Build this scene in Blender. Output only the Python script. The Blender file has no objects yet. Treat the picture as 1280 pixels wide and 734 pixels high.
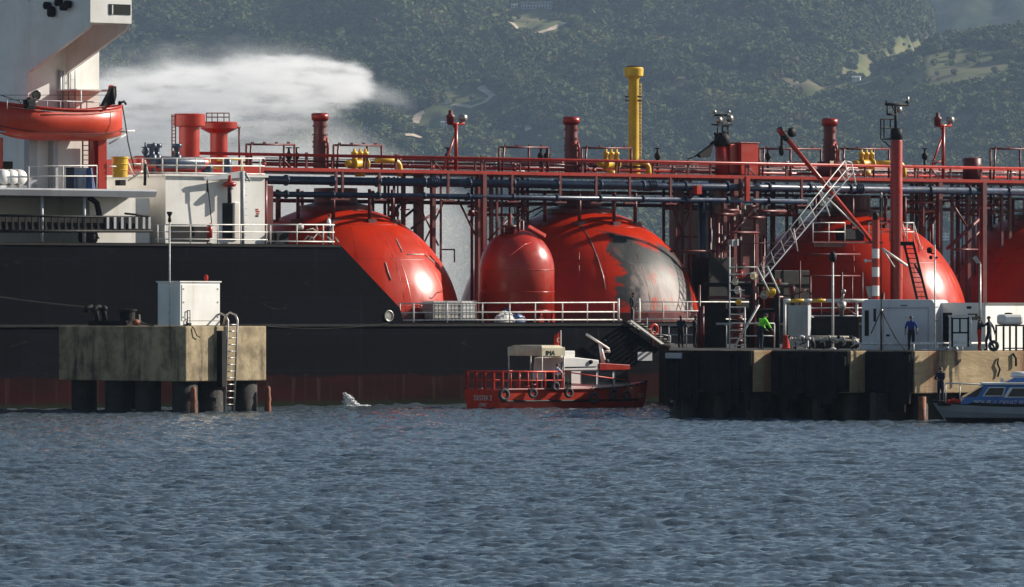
import bpy, math, random
import numpy as np
from mathutils import Vector, Matrix
random.seed(7)
sc = bpy.context.scene
COL = sc.collection
R = math.radians
# ------------------------------------------------------------------ camera, sky, sun, exposure
K, CX, HZ, CAMZ = 8000.0, 640.0, 385.0, 5.68      # focal length / centre / horizon row in photo pixels, eye height
cam = bpy.data.objects.new('camera', bpy.data.cameras.new('camera'))
COL.objects.link(cam)
cam.location = (0, 0, CAMZ)
cam.rotation_euler = (R(90), 0, 0)
cam.data.sensor_width = 36.0
cam.data.lens = 36.0 * K / 1280.0
cam.data.shift_y = (HZ - 367.0) / 1280.0
cam.data.clip_start = 1.0
cam.data.clip_end = 60000.0
sc.camera = cam

SUN = Vector((0.83, 0.29, 0.46)).normalized()
world = bpy.data.worlds.new('World')
sc.world = world
world.use_nodes = True
wn = world.node_tree
bg = wn.nodes['Background']
sky = wn.nodes.new('ShaderNodeTexSky')
sky.sky_type = 'NISHITA'
sky.sun_disc = False
sky.sun_elevation = math.asin(SUN.z)
sky.sun_rotation = math.atan2(SUN.x, SUN.y)
sky.air_density = 1.0
sky.dust_density = 0.4
wn.links.new(sky.outputs[0], bg.inputs[0])
bg.inputs[1].default_value = 0.05
sl = bpy.data.lights.new('sun', 'SUN')
sl.energy = 5.0
sl.angle = R(0.5)
sl.color = (1.0, 0.93, 0.82)
so = bpy.data.objects.new('sun', sl)
COL.objects.link(so)
so.location = (200, 100, 300)
so.rotation_euler = SUN.to_track_quat('Z', 'Y').to_euler()
vs = sc.view_settings
vs.view_transform = 'Standard'
vs.look = 'None'
vs.gamma = 1.0
vs.exposure = 0.65
sc.render.engine = 'CYCLES'
sc.cycles.use_denoising = True
sc.cycles.max_bounces = 8
sc.cycles.volume_bounces = 6
sc.cycles.volume_step_rate = 1.0
sc.cycles.sample_clamp_indirect = 6.0

# ------------------------------------------------------------------ helpers
class Frame:
    """A local frame: an origin and a yaw. at() meets the sight line of a photo pixel with the vertical plane local y = w."""
    def __init__(s, loc, yaw=0.0):
        s.loc = Vector(loc); s.yaw = yaw
        s.c, s.s = math.cos(yaw), math.sin(yaw)
    def loc_of(s, p):
        x, y = p[0] - s.loc.x, p[1] - s.loc.y
        return (x * s.c + y * s.s, -x * s.s + y * s.c, p[2] - s.loc.z)
    def world(s, p):
        return (s.loc.x + p[0] * s.c - p[1] * s.s, s.loc.y + p[0] * s.s + p[1] * s.c, s.loc.z + p[2])
    def at(s, px, py, w=0.0):
        k = (px - CX) / K
        # -(X-lx)*sin + (Y-ly)*cos = w with X = kY
        Y = (w - s.loc.x * s.s + s.loc.y * s.c) / (s.c - k * s.s)
        return s.loc_of((k * Y, Y, CAMZ + (HZ - py) / K * Y))
    def x(s, px, w=0.0): return s.at(px, HZ, w)[0]
    def z(s, px, py, w=0.0): return s.at(px, py, w)[2]

def P(px, py, Y):
    return Vector(((px - CX) / K * Y, Y, CAMZ + (HZ - py) / K * Y))

FR = {}

class MB:
    """Collects shapes; build() links them as ONE mesh object."""
    def __init__(s): s.v = []; s.f = []; s.m = []; s.cur = 0; s.sm = []
    def add(s, vs_, fs, smooth=False):
        n = len(s.v)
        s.v += [tuple(q) for q in vs_]
        for f in fs:
            s.f.append(tuple(i + n for i in f)); s.m.append(s.cur); s.sm.append(smooth)
        return s
    def box(s, x0, x1, y0, y1, z0, z1):
        if x0 > x1: x0, x1 = x1, x0
        if y0 > y1: y0, y1 = y1, y0
        if z0 > z1: z0, z1 = z1, z0
        return s.add([(x0, y0, z0), (x1, y0, z0), (x1, y1, z0), (x0, y1, z0), (x0, y0, z1), (x1, y0, z1), (x1, y1, z1), (x0, y1, z1)],
                     [(0, 3, 2, 1), (4, 5, 6, 7), (0, 1, 5, 4), (1, 2, 6, 5), (2, 3, 7, 6), (3, 0, 4, 7)])
    def bar(s, a, b, r, n=6, r2=None, caps=True):
        a, b = Vector(a), Vector(b); d = b - a
        if d.length < 1e-6: return s
        d.normalize(); q = d.to_track_quat('Z', 'Y'); r2 = r if r2 is None else r2
        vs_ = []
        for c, rr in ((a, r), (b, r2)):
            for i in range(n):
                t = 2 * math.pi * (i + .5) / n
                vs_.append(c + q @ Vector((rr * math.cos(t), rr * math.sin(t), 0)))
        fs = [(i, (i + 1) % n, n + (i + 1) % n, n + i) for i in range(n)]
        s.add(vs_, fs, n > 5)
        if caps:
            s.add(vs_, [tuple(range(n))[::-1], tuple(range(n, 2 * n))])
        return s
    def path(s, pts, r, n=6):
        pts = [Vector(p) for p in pts]
        rings = []
        for i, p in enumerate(pts):
            d = (pts[min(i + 1, len(pts) - 1)] - pts[max(i - 1, 0)]).normalized()
            q = d.to_track_quat('Z', 'Y')
            rings.append([p + q @ Vector((r * math.cos(2 * math.pi * k / n), r * math.sin(2 * math.pi * k / n), 0)) for k in range(n)])
        vs_ = [v for g in rings for v in g]; fs = []
        for i in range(len(pts) - 1):
            # match the rings to avoid twists
            off = min(range(n), key=lambda o: sum((rings[i][k] - rings[i + 1][(k + o) % n]).length for k in range(n)))
            for k in range(n):
                k2 = (k + 1) % n
                fs.append((i * n + k, i * n + k2, (i + 1) * n + (k2 + off) % n, (i + 1) * n + (k + off) % n))
        s.add(vs_, fs, True)
        s.add(rings[0], [tuple(range(n))]); s.add(rings[-1], [tuple(range(n))])
        return s
    def lathe(s, c, prof, n=20, smooth=True, axis='z'):
        vs_ = []; fs = []
        for r, z in prof:
            for i in range(n):
                t = 2 * math.pi * i / n
                o = (r * math.cos(t), r * math.sin(t), z)
                if axis == 'x': o = (z, o[0], o[1])
                elif axis == 'y': o = (o[1], z, o[0])
                vs_.append((c[0] + o[0], c[1] + o[1], c[2] + o[2]))
        for j in range(len(prof) - 1):
            for i in range(n):
                i2 = (i + 1) % n
                fs.append((j * n + i, j * n + i2, (j + 1) * n + i2, (j + 1) * n + i))
        s.add(vs_, fs, smooth)
        if prof[0][0] > 1e-4: s.add(vs_[:n], [tuple(range(n))[::-1]])
        if prof[-1][0] > 1e-4: s.add(vs_[-n:], [tuple(range(n))])
        return s
    def sphere(s, c, r, n=16, m=10, z0=-1.0, sq=(1, 1, 1)):
        vs_ = []; fs = []
        a0 = math.asin(z0)
        for j in range(m + 1):
            t = a0 + (math.pi / 2 - a0) * j / m
            for i in range(n):
                p = 2 * math.pi * i / n
                vs_.append((c[0] + sq[0] * r * math.cos(t) * math.cos(p), c[1] + sq[1] * r * math.cos(t) * math.sin(p), c[2] + sq[2] * r * math.sin(t)))
        for j in range(m):
            for i in range(n):
                i2 = (i + 1) % n
                fs.append((j * n + i, j * n + i2, (j + 1) * n + i2, (j + 1) * n + i))
        return s.add(vs_, fs, True)
    def torus(s, c, R_, r, axis='y', n=20, m=8):
        vs_ = []; fs = []
        for i in range(n):
            a = 2 * math.pi * i / n
            for j in range(m):
                b = 2 * math.pi * j / m
                q = ((R_ + r * math.cos(b)) * math.cos(a), r * math.sin(b), (R_ + r * math.cos(b)) * math.sin(a))
                if axis == 'z': q = (q[0], q[2], q[1])
                if axis == 'x': q = (q[1], q[0], q[2])
                vs_.append((c[0] + q[0], c[1] + q[1], c[2] + q[2]))
        for i in range(n):
            for j in range(m):
                fs.append((i * m + j, ((i + 1) % n) * m + j, ((i + 1) % n) * m + (j + 1) % m, i * m + (j + 1) % m))
        return s.add(vs_, fs, True)
    def prism(s, poly, a, b, axis='y'):
        """poly in (x,z) pushed along y (axis y), in (x,y) along z, or in (y,z) along x."""
        n = len(poly)
        def pt(p, t):
            return (p[0], t, p[1]) if axis == 'y' else ((p[0], p[1], t) if axis == 'z' else (t, p[0], p[1]))
        vs_ = [pt(p, a) for p in poly] + [pt(p, b) for p in poly]
        fs = [tuple(range(n)), tuple(range(n, 2 * n))[::-1]] + [(i, n + i, n + (i + 1) % n, (i + 1) % n) for i in range(n)]
        return s.add(vs_, fs)
    def build(s, name, mats, parent=None, frame=None, bevel=0):
        me = bpy.data.meshes.new(name)
        me.from_pydata(s.v, [], s.f)
        for m_ in (mats if isinstance(mats, (list, tuple)) else [mats]): me.materials.append(m_)
        if len(s.m):
            me.polygons.foreach_set('material_index', s.m)
            me.polygons.foreach_set('use_smooth', s.sm)
        import bmesh
        bm = bmesh.new(); bm.from_mesh(me)
        bmesh.ops.remove_doubles(bm, verts=bm.verts, dist=1e-5)
        bmesh.ops.recalc_face_normals(bm, faces=bm.faces)
        bm.to_mesh(me); bm.free()
        o = bpy.data.objects.new(name, me)
        COL.objects.link(o)
        if parent is not None: o.parent = parent
        elif frame is not None:
            o.location = frame.loc; o.rotation_euler = (0, 0, frame.yaw)
        if bevel:
            md = o.modifiers.new('bevel', 'BEVEL'); md.width = bevel; md.segments = 2; md.limit_method = 'ANGLE'
        return o

def tag(o, label, cat, group=None, kind=None):
    o['label'] = label; o['category'] = cat
    if group: o['group'] = group
    if kind: o['kind'] = kind
    return o

def thing(name, label, cat, frame, group=None):
    o = bpy.data.objects.new(name, None); COL.objects.link(o)
    o.empty_display_size = .3
    o.location = frame.loc; o.rotation_euler = (0, 0, frame.yaw)
    return tag(o, label, cat, group)

def text(body, size, loc, rot, mat_, parent, name='lettering', align='LEFT', extrude=.01):
    cu = bpy.data.curves.new(name, 'FONT'); cu.body = body; cu.size = size; cu.extrude = extrude; cu.align_x = align
    cu.materials.append(mat_)
    o = bpy.data.objects.new(name, cu); COL.objects.link(o)
    dg = bpy.context.evaluated_depsgraph_get(); me = bpy.data.meshes.new_from_object(o.evaluated_get(dg))
    bpy.data.objects.remove(o); bpy.data.curves.remove(cu)
    me.name = name; o = bpy.data.objects.new(name, me); COL.objects.link(o)
    if not me.materials: me.materials.append(mat_)
    o.parent = parent; o.location = loc; o.rotation_euler = rot
    return o

# ------------------------------------------------------------------ materials
class NT:
    def __init__(s, m): s.m = m; s.t = m.node_tree; s.n = s.t.nodes; s.l = s.t.links
    def new(s, t, **kw):
        n = s.n.new(t)
        for k, v in kw.items(): setattr(n, k, v)
        return n
    def put(s, inp, v):
        if hasattr(v, 'is_output') or isinstance(v, bpy.types.NodeSocket): s.l.new(v, inp)
        else: inp.default_value = v
    def math(s, op, a, b=0.0, c=None, clamp=False):
        n = s.new('ShaderNodeMath', operation=op, use_clamp=clamp)
        s.put(n.inputs[0], a); s.put(n.inputs[1], b)
        if c is not None: s.put(n.inputs[2], c)
        return n.outputs[0]
    def ramp(s, v, lo, hi, a=0.0, b=1.0, smooth=True):
        n = s.new('ShaderNodeMapRange', interpolation_type='SMOOTHSTEP' if smooth else 'LINEAR')
        s.put(n.inputs[0], v); s.put(n.inputs[1], lo); s.put(n.inputs[2], hi); s.put(n.inputs[3], a); s.put(n.inputs[4], b)
        return n.outputs[0]
    def mix(s, f, a, b, blend='MIX'):
        n = s.new('ShaderNodeMix', data_type='RGBA', blend_type=blend)
        s.put(n.inputs[0], f)
        for i, v in ((6, a), (7, b)):
            s.put(n.inputs[i], (*v, 1) if isinstance(v, tuple) and len(v) == 3 else v)
        return n.outputs[2]
    def coord(s, which='Object', scale=(1, 1, 1)):
        tc = s.new('ShaderNodeTexCoord')
        mp = s.new('ShaderNodeMapping'); s.l.new(tc.outputs[which], mp.inputs[0]); mp.inputs[3].default_value = scale
        return mp.outputs[0]
    def noise(s, co, scale=1.0, detail=4.0, rough=.55, dist=0.0):
        n = s.new('ShaderNodeTexNoise')
        if co is not None: s.l.new(co, n.inputs['Vector'])
        n.inputs['Scale'].default_value = scale; n.inputs['Detail'].default_value = detail
        n.inputs['Roughness'].default_value = rough; n.inputs['Distortion'].default_value = dist
        return n.outputs['Fac']
    def xyz(s, co):
        n = s.new('ShaderNodeSeparateXYZ'); s.l.new(co, n.inputs[0]); return n.outputs

def newmat(name):
    m = bpy.data.materials.new(name); m.use_nodes = True
    t = NT(m); return m, t, t.n['Principled BSDF']

def mat(name, col, col2=None, scale=1.5, rough=.5, metal=0.0, streak=None, sscale=(2.2, 2.2, .25), samt=.5, bump=0.0, bscale=8.0, spec=.5, coat=0.0):
    """Painted or raw surface: two tones in broken noise, vertical dirt runs, slight bump."""
    m, t, b = newmat(name)
    co = t.coord()
    c2 = col2 or tuple(c * .72 for c in col)
    f = t.ramp(t.noise(co, scale, 5, .6), .35, .68)
    c = t.mix(f, col, c2)
    if streak:
        cs = t.coord('Object', sscale)
        fs = t.math('MULTIPLY', t.ramp(t.noise(cs, 1.0, 5, .65), .5, .75), samt)
        c = t.mix(fs, c, streak)
    t.l.new(c, b.inputs['Base Color'])
    rn = t.ramp(t.noise(co, scale * 3, 3), .3, .7, max(rough - .08, .03), min(rough + .1, 1), False)
    t.l.new(rn, b.inputs['Roughness'])
    b.inputs['Metallic'].default_value = metal
    b.inputs['Specular IOR Level'].default_value = spec
    b.inputs['Coat Weight'].default_value = coat
    b.inputs['Coat Roughness'].default_value = .15
    if bump:
        bp = t.new('ShaderNodeBump'); bp.inputs['Strength'].default_value = bump; bp.inputs['Distance'].default_value = .05
        t.l.new(t.noise(co, bscale, 4), bp.inputs['Height']); t.l.new(bp.outputs[0], b.inputs['Normal'])
    return m

M = {}
M['red'] = mat('red_paint', (.40, .021, .008), (.31, .018, .008), .5, .32, streak=(.22, .02, .012), samt=.35)
def tank_seams(t, c, r):
    """Plate joints of a welded sphere (object coordinates, radius r): darker line, faint rust below it."""
    x, y, z = t.xyz(t.coord())
    ang = t.math('MULTIPLY', t.math('ARCTAN2', y, x), 14 / (2 * math.pi))
    zz = t.math('DIVIDE', z, r)
    lat = t.math('MULTIPLY', t.math('ARCSINE', t.math('MINIMUM', t.math('MAXIMUM', zz, -1.0), 1.0)), 1 / R(23))
    def line(v, w): return t.ramp(t.math('ABSOLUTE', t.math('SUBTRACT', t.math('FRACT', v), .5)), w, w * .35)
    ln = t.math('MAXIMUM', t.math('MULTIPLY', line(ang, .014), t.ramp(zz, .93, .86)), line(lat, .010))
    plate = t.new('ShaderNodeTexWhiteNoise', noise_dimensions='2D'); cb = t.new('ShaderNodeCombineXYZ')
    t.put(cb.inputs[0], t.math('FLOOR', t.math('ADD', ang, .5))); t.put(cb.inputs[1], t.math('FLOOR', t.math('ADD', lat, .5))); t.l.new(cb.outputs[0], plate.inputs['Vector'])
    c = t.mix(t.math('MULTIPLY', plate.outputs[0], .30), c, (.30, .016, .006))
    fade = t.ramp(t.noise(t.coord('Object', (.25, .25, .25)), 1, 5, .6, .6), .5, .75)
    c = t.mix(t.math('MULTIPLY', fade, .14), c, (.60, .075, .03))
    run = t.math('MULTIPLY', t.ramp(t.noise(t.coord('Object', (2.2, 2.2, .12)), 1, 5, .7), .58, .74), .7)
    c = t.mix(run, c, (.13, .018, .010))
    c = t.mix(t.math('MULTIPLY', ln, .55), c, (.14, .012, .008))
    return c, ln
def tank_paint():
    m, t, b = newmat('tank_paint'); n1 = t.noise(t.coord(), .5, 5, .6)
    c, ln = tank_seams(t, t.mix(t.ramp(n1, .35, .68), (.54, .026, .003), (.40, .019, .003)), 7.5)
    t.l.new(c, b.inputs['Base Color']); t.l.new(t.ramp(t.noise(t.coord('Object', (1, 1, .4)), 1.2, 5), .3, .7, .24, .42, False), b.inputs['Roughness']); b.inputs['Specular IOR Level'].default_value = .22
    bp = t.new('ShaderNodeBump'); bp.inputs['Strength'].default_value = .25; bp.inputs['Distance'].default_value = .05
    h = t.math('ADD', t.math('MULTIPLY', t.noise(t.coord(), .6, 2), .5), t.math('MULTIPLY', ln, .5)); t.l.new(h, bp.inputs['Height']); t.l.new(bp.outputs[0], b.inputs['Normal'])
    return m
M['tank'] = tank_paint()
M['dred'] = mat('dark_red_paint', (.135, .008, .008), (.08, .007, .007), 1.2, .45, streak=(.08, .012, .01))
M['white'] = mat('white_paint', (.80, .78, .74), (.70, .68, .63), .5, .45, streak=(.45, .33, .22), sscale=(1.6, 1.6, .12), samt=.28)
M['grey'] = mat('grey_paint', (.42, .43, .45), (.33, .34, .36), .7, .5, streak=(.2, .19, .17), samt=.3)
M['wrail'] = mat('white_rail', (.74, .72, .68), (.5, .46, .42), 3, .45)
M['blue'] = mat('blue_pipe_paint', (.011, .028, .068), (.007, .015, .034), 1.4, .35, streak=(.06, .09, .15), samt=.4)
M['black'] = mat('black_steel', (.012, .012, .014), (.022, .02, .018), 2, .6, spec=.15)
M['yellow'] = mat('yellow_paint', (.74, .46, .025), (.58, .34, .03), 1.5, .4, streak=(.3, .17, .03), samt=.4)
M['concrete'] = mat('concrete', (.42, .33, .20), (.19, .145, .085), 1.1, .9, streak=(.055, .042, .03), sscale=(1.4, 1.4, .2), samt=.95, bump=.4, bscale=5)
M['rubber'] = mat('tyre_rubber', (.025, .025, .03), (.05, .05, .055), 4, .75)
M['glass'] = mat('dark_glass', (.012, .014, .018), (.02, .024, .03), .5, .08)
M['steel'] = mat('bare_steel', (.42, .40, .37), (.25, .23, .21), 3, .4, .7)
M['canvas'] = mat('canvas', (.62, .55, .38), (.5, .43, .3), 2, .85)
M['tarp'] = mat('blue_tarp', (.03, .075, .22), (.02, .05, .14), 4, .5, bump=.5, bscale=5)
M['rope'] = mat('rope', (.13, .115, .09), (.08, .07, .05), 9, .9)
M['orange'] = mat('orange_rubber', (.26, .075, .022), (.12, .04, .02), 3, .7, streak=(.05, .02, .015))
M['polblue'] = mat('police_blue', (.03, .14, .42), (.025, .11, .34), .6, .3)
M['wood'] = mat('wet_timber', (.035, .03, .026), (.02, .018, .017), 2, .85, bump=.4)
M['hose'] = mat('hose_cloth', (.50, .46, .40), (.36, .32, .28), 8, .9)
M['skin'] = mat('skin', (.36, .2, .13), (.3, .16, .1), 8, .6)
M['hair'] = mat('hair', (.012, .01, .009), (.02, .016, .012), 20, .6)
def cloth(n, c): return mat(n, c, tuple(x * .7 for x in c), 7, .9, bump=.3, bscale=14)
M['hiviz'] = cloth('hiviz_cloth', (.22, .85, .05)); M['navy'] = cloth('navy_cloth', (.012, .016, .03)); M['blk'] = cloth('black_cloth', (.01, .01, .012))
M['royal'] = cloth('blue_cloth', (.02, .06, .26)); M['lilac'] = cloth('pale_cloth', (.62, .56, .66)); M['wht'] = cloth('white_cloth', (.75, .73, .7)); M['rvest'] = cloth('red_cloth', (.5, .03, .015))
M['green'] = cloth('dark_green_cloth', (.02, .04, .03))
# ------------------------------------------------------------------ water: one sheet, real waves in front of the berth
def build_water():
    rng = np.random.default_rng(3)
    ya = np.concatenate([np.array([-60., 20., 70., 105.]), np.arange(118., 250., .17), np.arange(250., 430., .3), np.geomspace(431., 5600., 40)])
    s = np.concatenate([np.array([-60., -8., -2., -.4, -.25]), np.linspace(-.19, -.087, 110), np.linspace(-.086, .086, 430), np.linspace(.087, .19, 110), np.array([.25, .4, 2., 8., 60.])])
    Yg, Sg = np.meshgrid(ya, s, indexing='ij')
    X = Sg * np.maximum(Yg, 60.)
    X = np.clip(X, -6000, 6000)
    Z = np.zeros_like(X); DX = np.zeros_like(X)
    n = 72
    for i in range(n):
        L = .26 * (2.6 / .26) ** rng.random()
        th = rng.normal(math.radians(262), math.radians(24))
        k = 2 * math.pi / L
        a = .0122 * L ** .45 * rng.uniform(.5, 1.25)
        ph = k * (X * math.cos(th) + Yg * math.sin(th)) + rng.uniform(0, 6.28)
        # wave groups: amplitude drifts over the surface
        gx, gy, gp = rng.normal(0, .05), rng.normal(0, .03), rng.uniform(0, 6.28)
        env = .7 + .5 * np.sin(gx * X + gy * Yg + gp)
        Z += a * env * np.sin(ph); DX += a * env * .8 * np.cos(ph) * math.cos(th)
    fade = np.clip((Yg - 110) / 8, 0, 1) * np.clip((430 - Yg) / 40, 0, 1) * np.clip((.189 - np.abs(Sg)) / .02, 0, 1)
    Z *= fade; X = X - DX * fade
    nr, nc = X.shape
    co = np.empty((nr * nc, 3), np.float32); co[:, 0] = X.ravel(); co[:, 1] = Yg.ravel(); co[:, 2] = Z.ravel()
    i = np.arange((nr - 1) * (nc - 1)); r_, c_ = i // (nc - 1), i % (nc - 1); q = r_ * nc + c_
    idx = np.stack([q, q + 1, q + nc + 1, q + nc], 1).astype(np.int32)
    me = bpy.data.meshes.new('water')
    me.vertices.add(nr * nc); me.vertices.foreach_set('co', co.ravel())
    me.loops.add(idx.size); me.loops.foreach_set('vertex_index', idx.ravel())
    me.polygons.add(len(idx)); me.polygons.foreach_set('loop_start', np.arange(0, idx.size, 4, dtype=np.int32))
    me.polygons.foreach_set('use_smooth', np.ones(len(idx), bool))
    me.update(calc_edges=True)
    m, t, b = newmat('sea_water')
    co_ = t.coord()
    b.inputs['Base Color'].default_value = (.058, .080, .098, 1)
    b.inputs['Roughness'].default_value = .08
    b.inputs['IOR'].default_value = 1.333
    bp = t.new('ShaderNodeBump'); bp.inputs['Strength'].default_value = .8; bp.inputs['Distance'].default_value = .07
    t.l.new(t.noise(co_, 3.6, 5, .65), bp.inputs['Height']); t.l.new(bp.outputs[0], b.inputs['Normal'])
    me.materials.append(m)
    o = bpy.data.objects.new('water', me); COL.objects.link(o)
    o['kind'] = 'structure'; o['label'] = 'choppy grey blue harbour water'; o['category'] = 'water'
build_water()

# ------------------------------------------------------------------ hills on the far shore
def sstep(a, b, x):
    t = np.clip((x - a) / (b - a), 0, 1); return t * t * (3 - 2 * t)
class VN:
    """Small value noise for the terrain."""
    def __init__(s, seed): s.t = np.random.default_rng(seed).random((256, 256))
    def __call__(s, x, y):
        xi, yi = np.floor(x).astype(int), np.floor(y).astype(int); fx, fy = x - xi, y - yi
        fx = fx * fx * (3 - 2 * fx); fy = fy * fy * (3 - 2 * fy)
        g = lambda a, b: s.t[a % 256, b % 256]
        return (g(xi, yi) * (1 - fx) + g(xi + 1, yi) * fx) * (1 - fy) + (g(xi, yi + 1) * (1 - fx) + g(xi + 1, yi + 1) * fx) * fy
vn = VN(5)
def fbm(x, y, o=4):
    r = 0; a = .5
    for i in range(o): r = r + a * (vn(x * 2 ** i + 17 * i, y * 2 ** i + 9 * i) - .5); a *= .5
    return r
def hill_z(X, Y):
    X = np.asarray(X, float); Y = np.asarray(Y, float)
    px = CX + K * X / Y
    t = np.clip((Y - 5000) / 2600, -.2, 1.15)
    e = 8 + 500 * np.clip(t, 0, 2) ** .95
    fall = 1 - .66 * sstep(1075, 1215, px + 60 * fbm(X / 260, Y / 260))
    spur = 190 * fbm(X / 330 + .35 * Y / 330, Y / 900 + 3) + 85 * fbm(X / 130, Y / 300)
    zA = e * Y / K * fall + spur * np.clip(t * 3, 0, 1)
    crest = np.interp(px, [700, 900, 1000, 1080, 1160, 1280, 1500], [120, 215, 272, 290, 332, 352, 400])
    tb = (Y - 4700) / 1500
    zB = crest * (Y / K) * np.where(tb < 1, np.clip(tb, 0, 1) ** .9, 1) - np.clip(Y - 6300, 0, None) * .16 + 14 * fbm(X / 130, Y / 150 + 5)
    z = np.where(px > 700, np.maximum(zA, zB), zA)
    z = np.where(Y < 5050, np.minimum(z, (Y - 4780) * .12), z)
    return z
def fieldmask(X, Y):
    """1 on grassy clearings, 0 in the woods."""
    px = CX + K * X / Y; py = HZ - (hill_z(X, Y) - CAMZ) * K / Y
    n = fbm(X / 90, Y / 160, 4); n2 = fbm(X / 40 + 9, Y / 70, 3)
    m = sstep(.02, .10, n + n2 * .5 - .10)
    def blob(cx, cy, rx, ry): return np.exp(-(((px - cx) / rx) ** 2 + ((py - cy) / ry) ** 2) ** 2)
    f = .88 * (blob(870, 112, 60, 26) * .9 + blob(1190, 80, 120, 36) + blob(1060, 108, 90, 18) + blob(655, 25, 48, 18) * 1.2 + blob(590, 118, 50, 16) + blob(560, 150, 70, 20) * .6 + blob(1150, 180, 130, 40) * .75 + blob(700, 105, 40, 25) * .5)
    return np.clip(m * .35 + sstep(.25, .80, f + 1.1 * n + .9 * n2 + .7 * (vn(X / 9, Y / 14) - .5)), 0, 1)
def build_sheet(name, fz, y0, y1, ny, smax, ns, material, label):
    ya = np.linspace(y0, y1, ny); s = np.linspace(-smax, smax, ns)
    Yg, Sg = np.meshgrid(ya, s, indexing='ij'); X = Sg * Yg; Z = fz(X, Yg)
    co = np.stack([X, Yg, Z], -1).reshape(-1, 3).astype(np.float32)
    i = np.arange((ny - 1) * (ns - 1)); r_, c_ = i // (ns - 1), i % (ns - 1); q = r_ * ns + c_
    idx = np.stack([q, q + 1, q + ns + 1, q + ns], 1).astype(np.int32)
    me = bpy.data.meshes.new(name)
    me.vertices.add(len(co)); me.vertices.foreach_set('co', co.ravel())
    me.loops.add(idx.size); me.loops.foreach_set('vertex_index', idx.ravel())
    me.polygons.add(len(idx)); me.polygons.foreach_set('loop_start', np.arange(0, idx.size, 4, dtype=np.int32))
    me.polygons.foreach_set('use_smooth', np.ones(len(idx), bool))
    me.update(calc_edges=True); me.materials.append(material)
    o = bpy.data.objects.new(name, me); COL.objects.link(o)
    o['kind'] = 'structure'; o['label'] = label; o['category'] = 'hill'
    return o, me, X.ravel(), Yg.ravel()
def hillmat():
    m, t, b = newmat('hillside_ground')
    at = t.new('ShaderNodeAttribute', attribute_name='field')
    co = t.coord()
    g = t.mix(t.ramp(t.noise(co, .035, 5, .65), .35, .65), (.10, .125, .042), (.16, .145, .068))
    g = t.mix(t.ramp(t.noise(co, .011, 3), .45, .7), g, (.13, .10, .065))
    w = t.mix(t.noise(co, .08, 3), (.022, .034, .016), (.04, .05, .02))
    t.l.new(t.mix(at.outputs['Fac'], w, g), b.inputs['Base Color']); b.inputs['Roughness'].default_value = .95; b.inputs['Specular IOR Level'].default_value = .1
    return m
ho, hme, hx, hy = build_sheet('hill', hill_z, 4780, 8000, 330, .105, 420, hillmat(), 'wooded green hillside rising across the bay')
fa = hme.attributes.new('field', 'FLOAT', 'POINT'); fa.data.foreach_set('value', fieldmask(hx, hy).astype(np.float32))
def mount_z(X, Y):
    px = CX + K * X / Y
    return np.clip((Y - 8000) / 1500, 0, 1) * (470 + 90 * sstep(900, 1400, px)) * Y / K + 70 * fbm(X / 300, Y / 500) + 26 * fbm(X / 40, Y / 60)
mm = mat('far_slope', (.018, .028, .014), (.04, .052, .022), .06, .95, spec=.1)
build_sheet('mountain', mount_z, 8010, 9700, 150, .11, 240, mm, 'far blue mountain slope behind the hill')

# woods: far trees that read as one mass
def crown_object():
    rng = np.random.default_rng(11); b = MB()
    import bmesh
    bm = bmesh.new(); bmesh.ops.create_icosphere(bm, subdivisions=2, radius=1.0)
    for v in bm.verts:
        d = v.co.normalized(); k = 1 + .28 * math.sin(5 * d.x + 2) * math.cos(4 * d.y + 1) + .18 * math.sin(9 * d.z + 5 * d.y)
        v.co = Vector((d.x * .44 * k, d.y * .44 * k, .58 + d.z * .40 * k))
    vs_ = [tuple(v.co) for v in bm.verts]; fs = [tuple(v.index for v in f.verts) for f in bm.faces]; bm.free()
    b.add(vs_, fs)
    for i in range(90):
        d = Vector(rng.normal(size=3)); d.normalize(); r = rng.uniform(.42, .62)
        c = Vector((d.x * r, d.y * r, .58 + d.z * r * .86)); q = Vector(rng.normal(size=3)).to_track_quat('Z', 'Y'); a = rng.uniform(.07, .14)
        b.add([c + q @ Vector(p) for p in ((-a, -a * .6, 0), (a, -a * .5, 0), (0, a, 0))], [(0, 1, 2)])
    b.add([(.04, 0, 0), (-.03, .04, 0), (-.03, -.04, 0), (0, 0, .5)], [(0, 1, 3), (1, 2, 3), (2, 0, 3)])
    me = bpy.data.meshes.new('tree_shape'); me.from_pydata(b.v, [], b.f)
    m, t, bs = newmat('woods_leaf')
    oi = t.new('ShaderNodeObjectInfo'); ge = t.new('ShaderNodeNewGeometry')
    c = t.mix(oi.outputs['Random'], (.030, .048, .018), (.075, .098, .032))
    c = t.mix(t.ramp(t.noise(ge.outputs['Position'], .006, 4, .6), .40, .62), c, (.10, .115, .035))
    c = t.mix(t.ramp(oi.outputs['Random'], .93, .97), c, (.09, .07, .025))
    t.l.new(c, bs.inputs['Base Color']); bs.inputs['Roughness'].default_value = .8; bs.inputs['Specular IOR Level'].default_value = .15
    me.materials.append(m)
    return bpy.data.objects.new('tree_shape', me)
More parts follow.
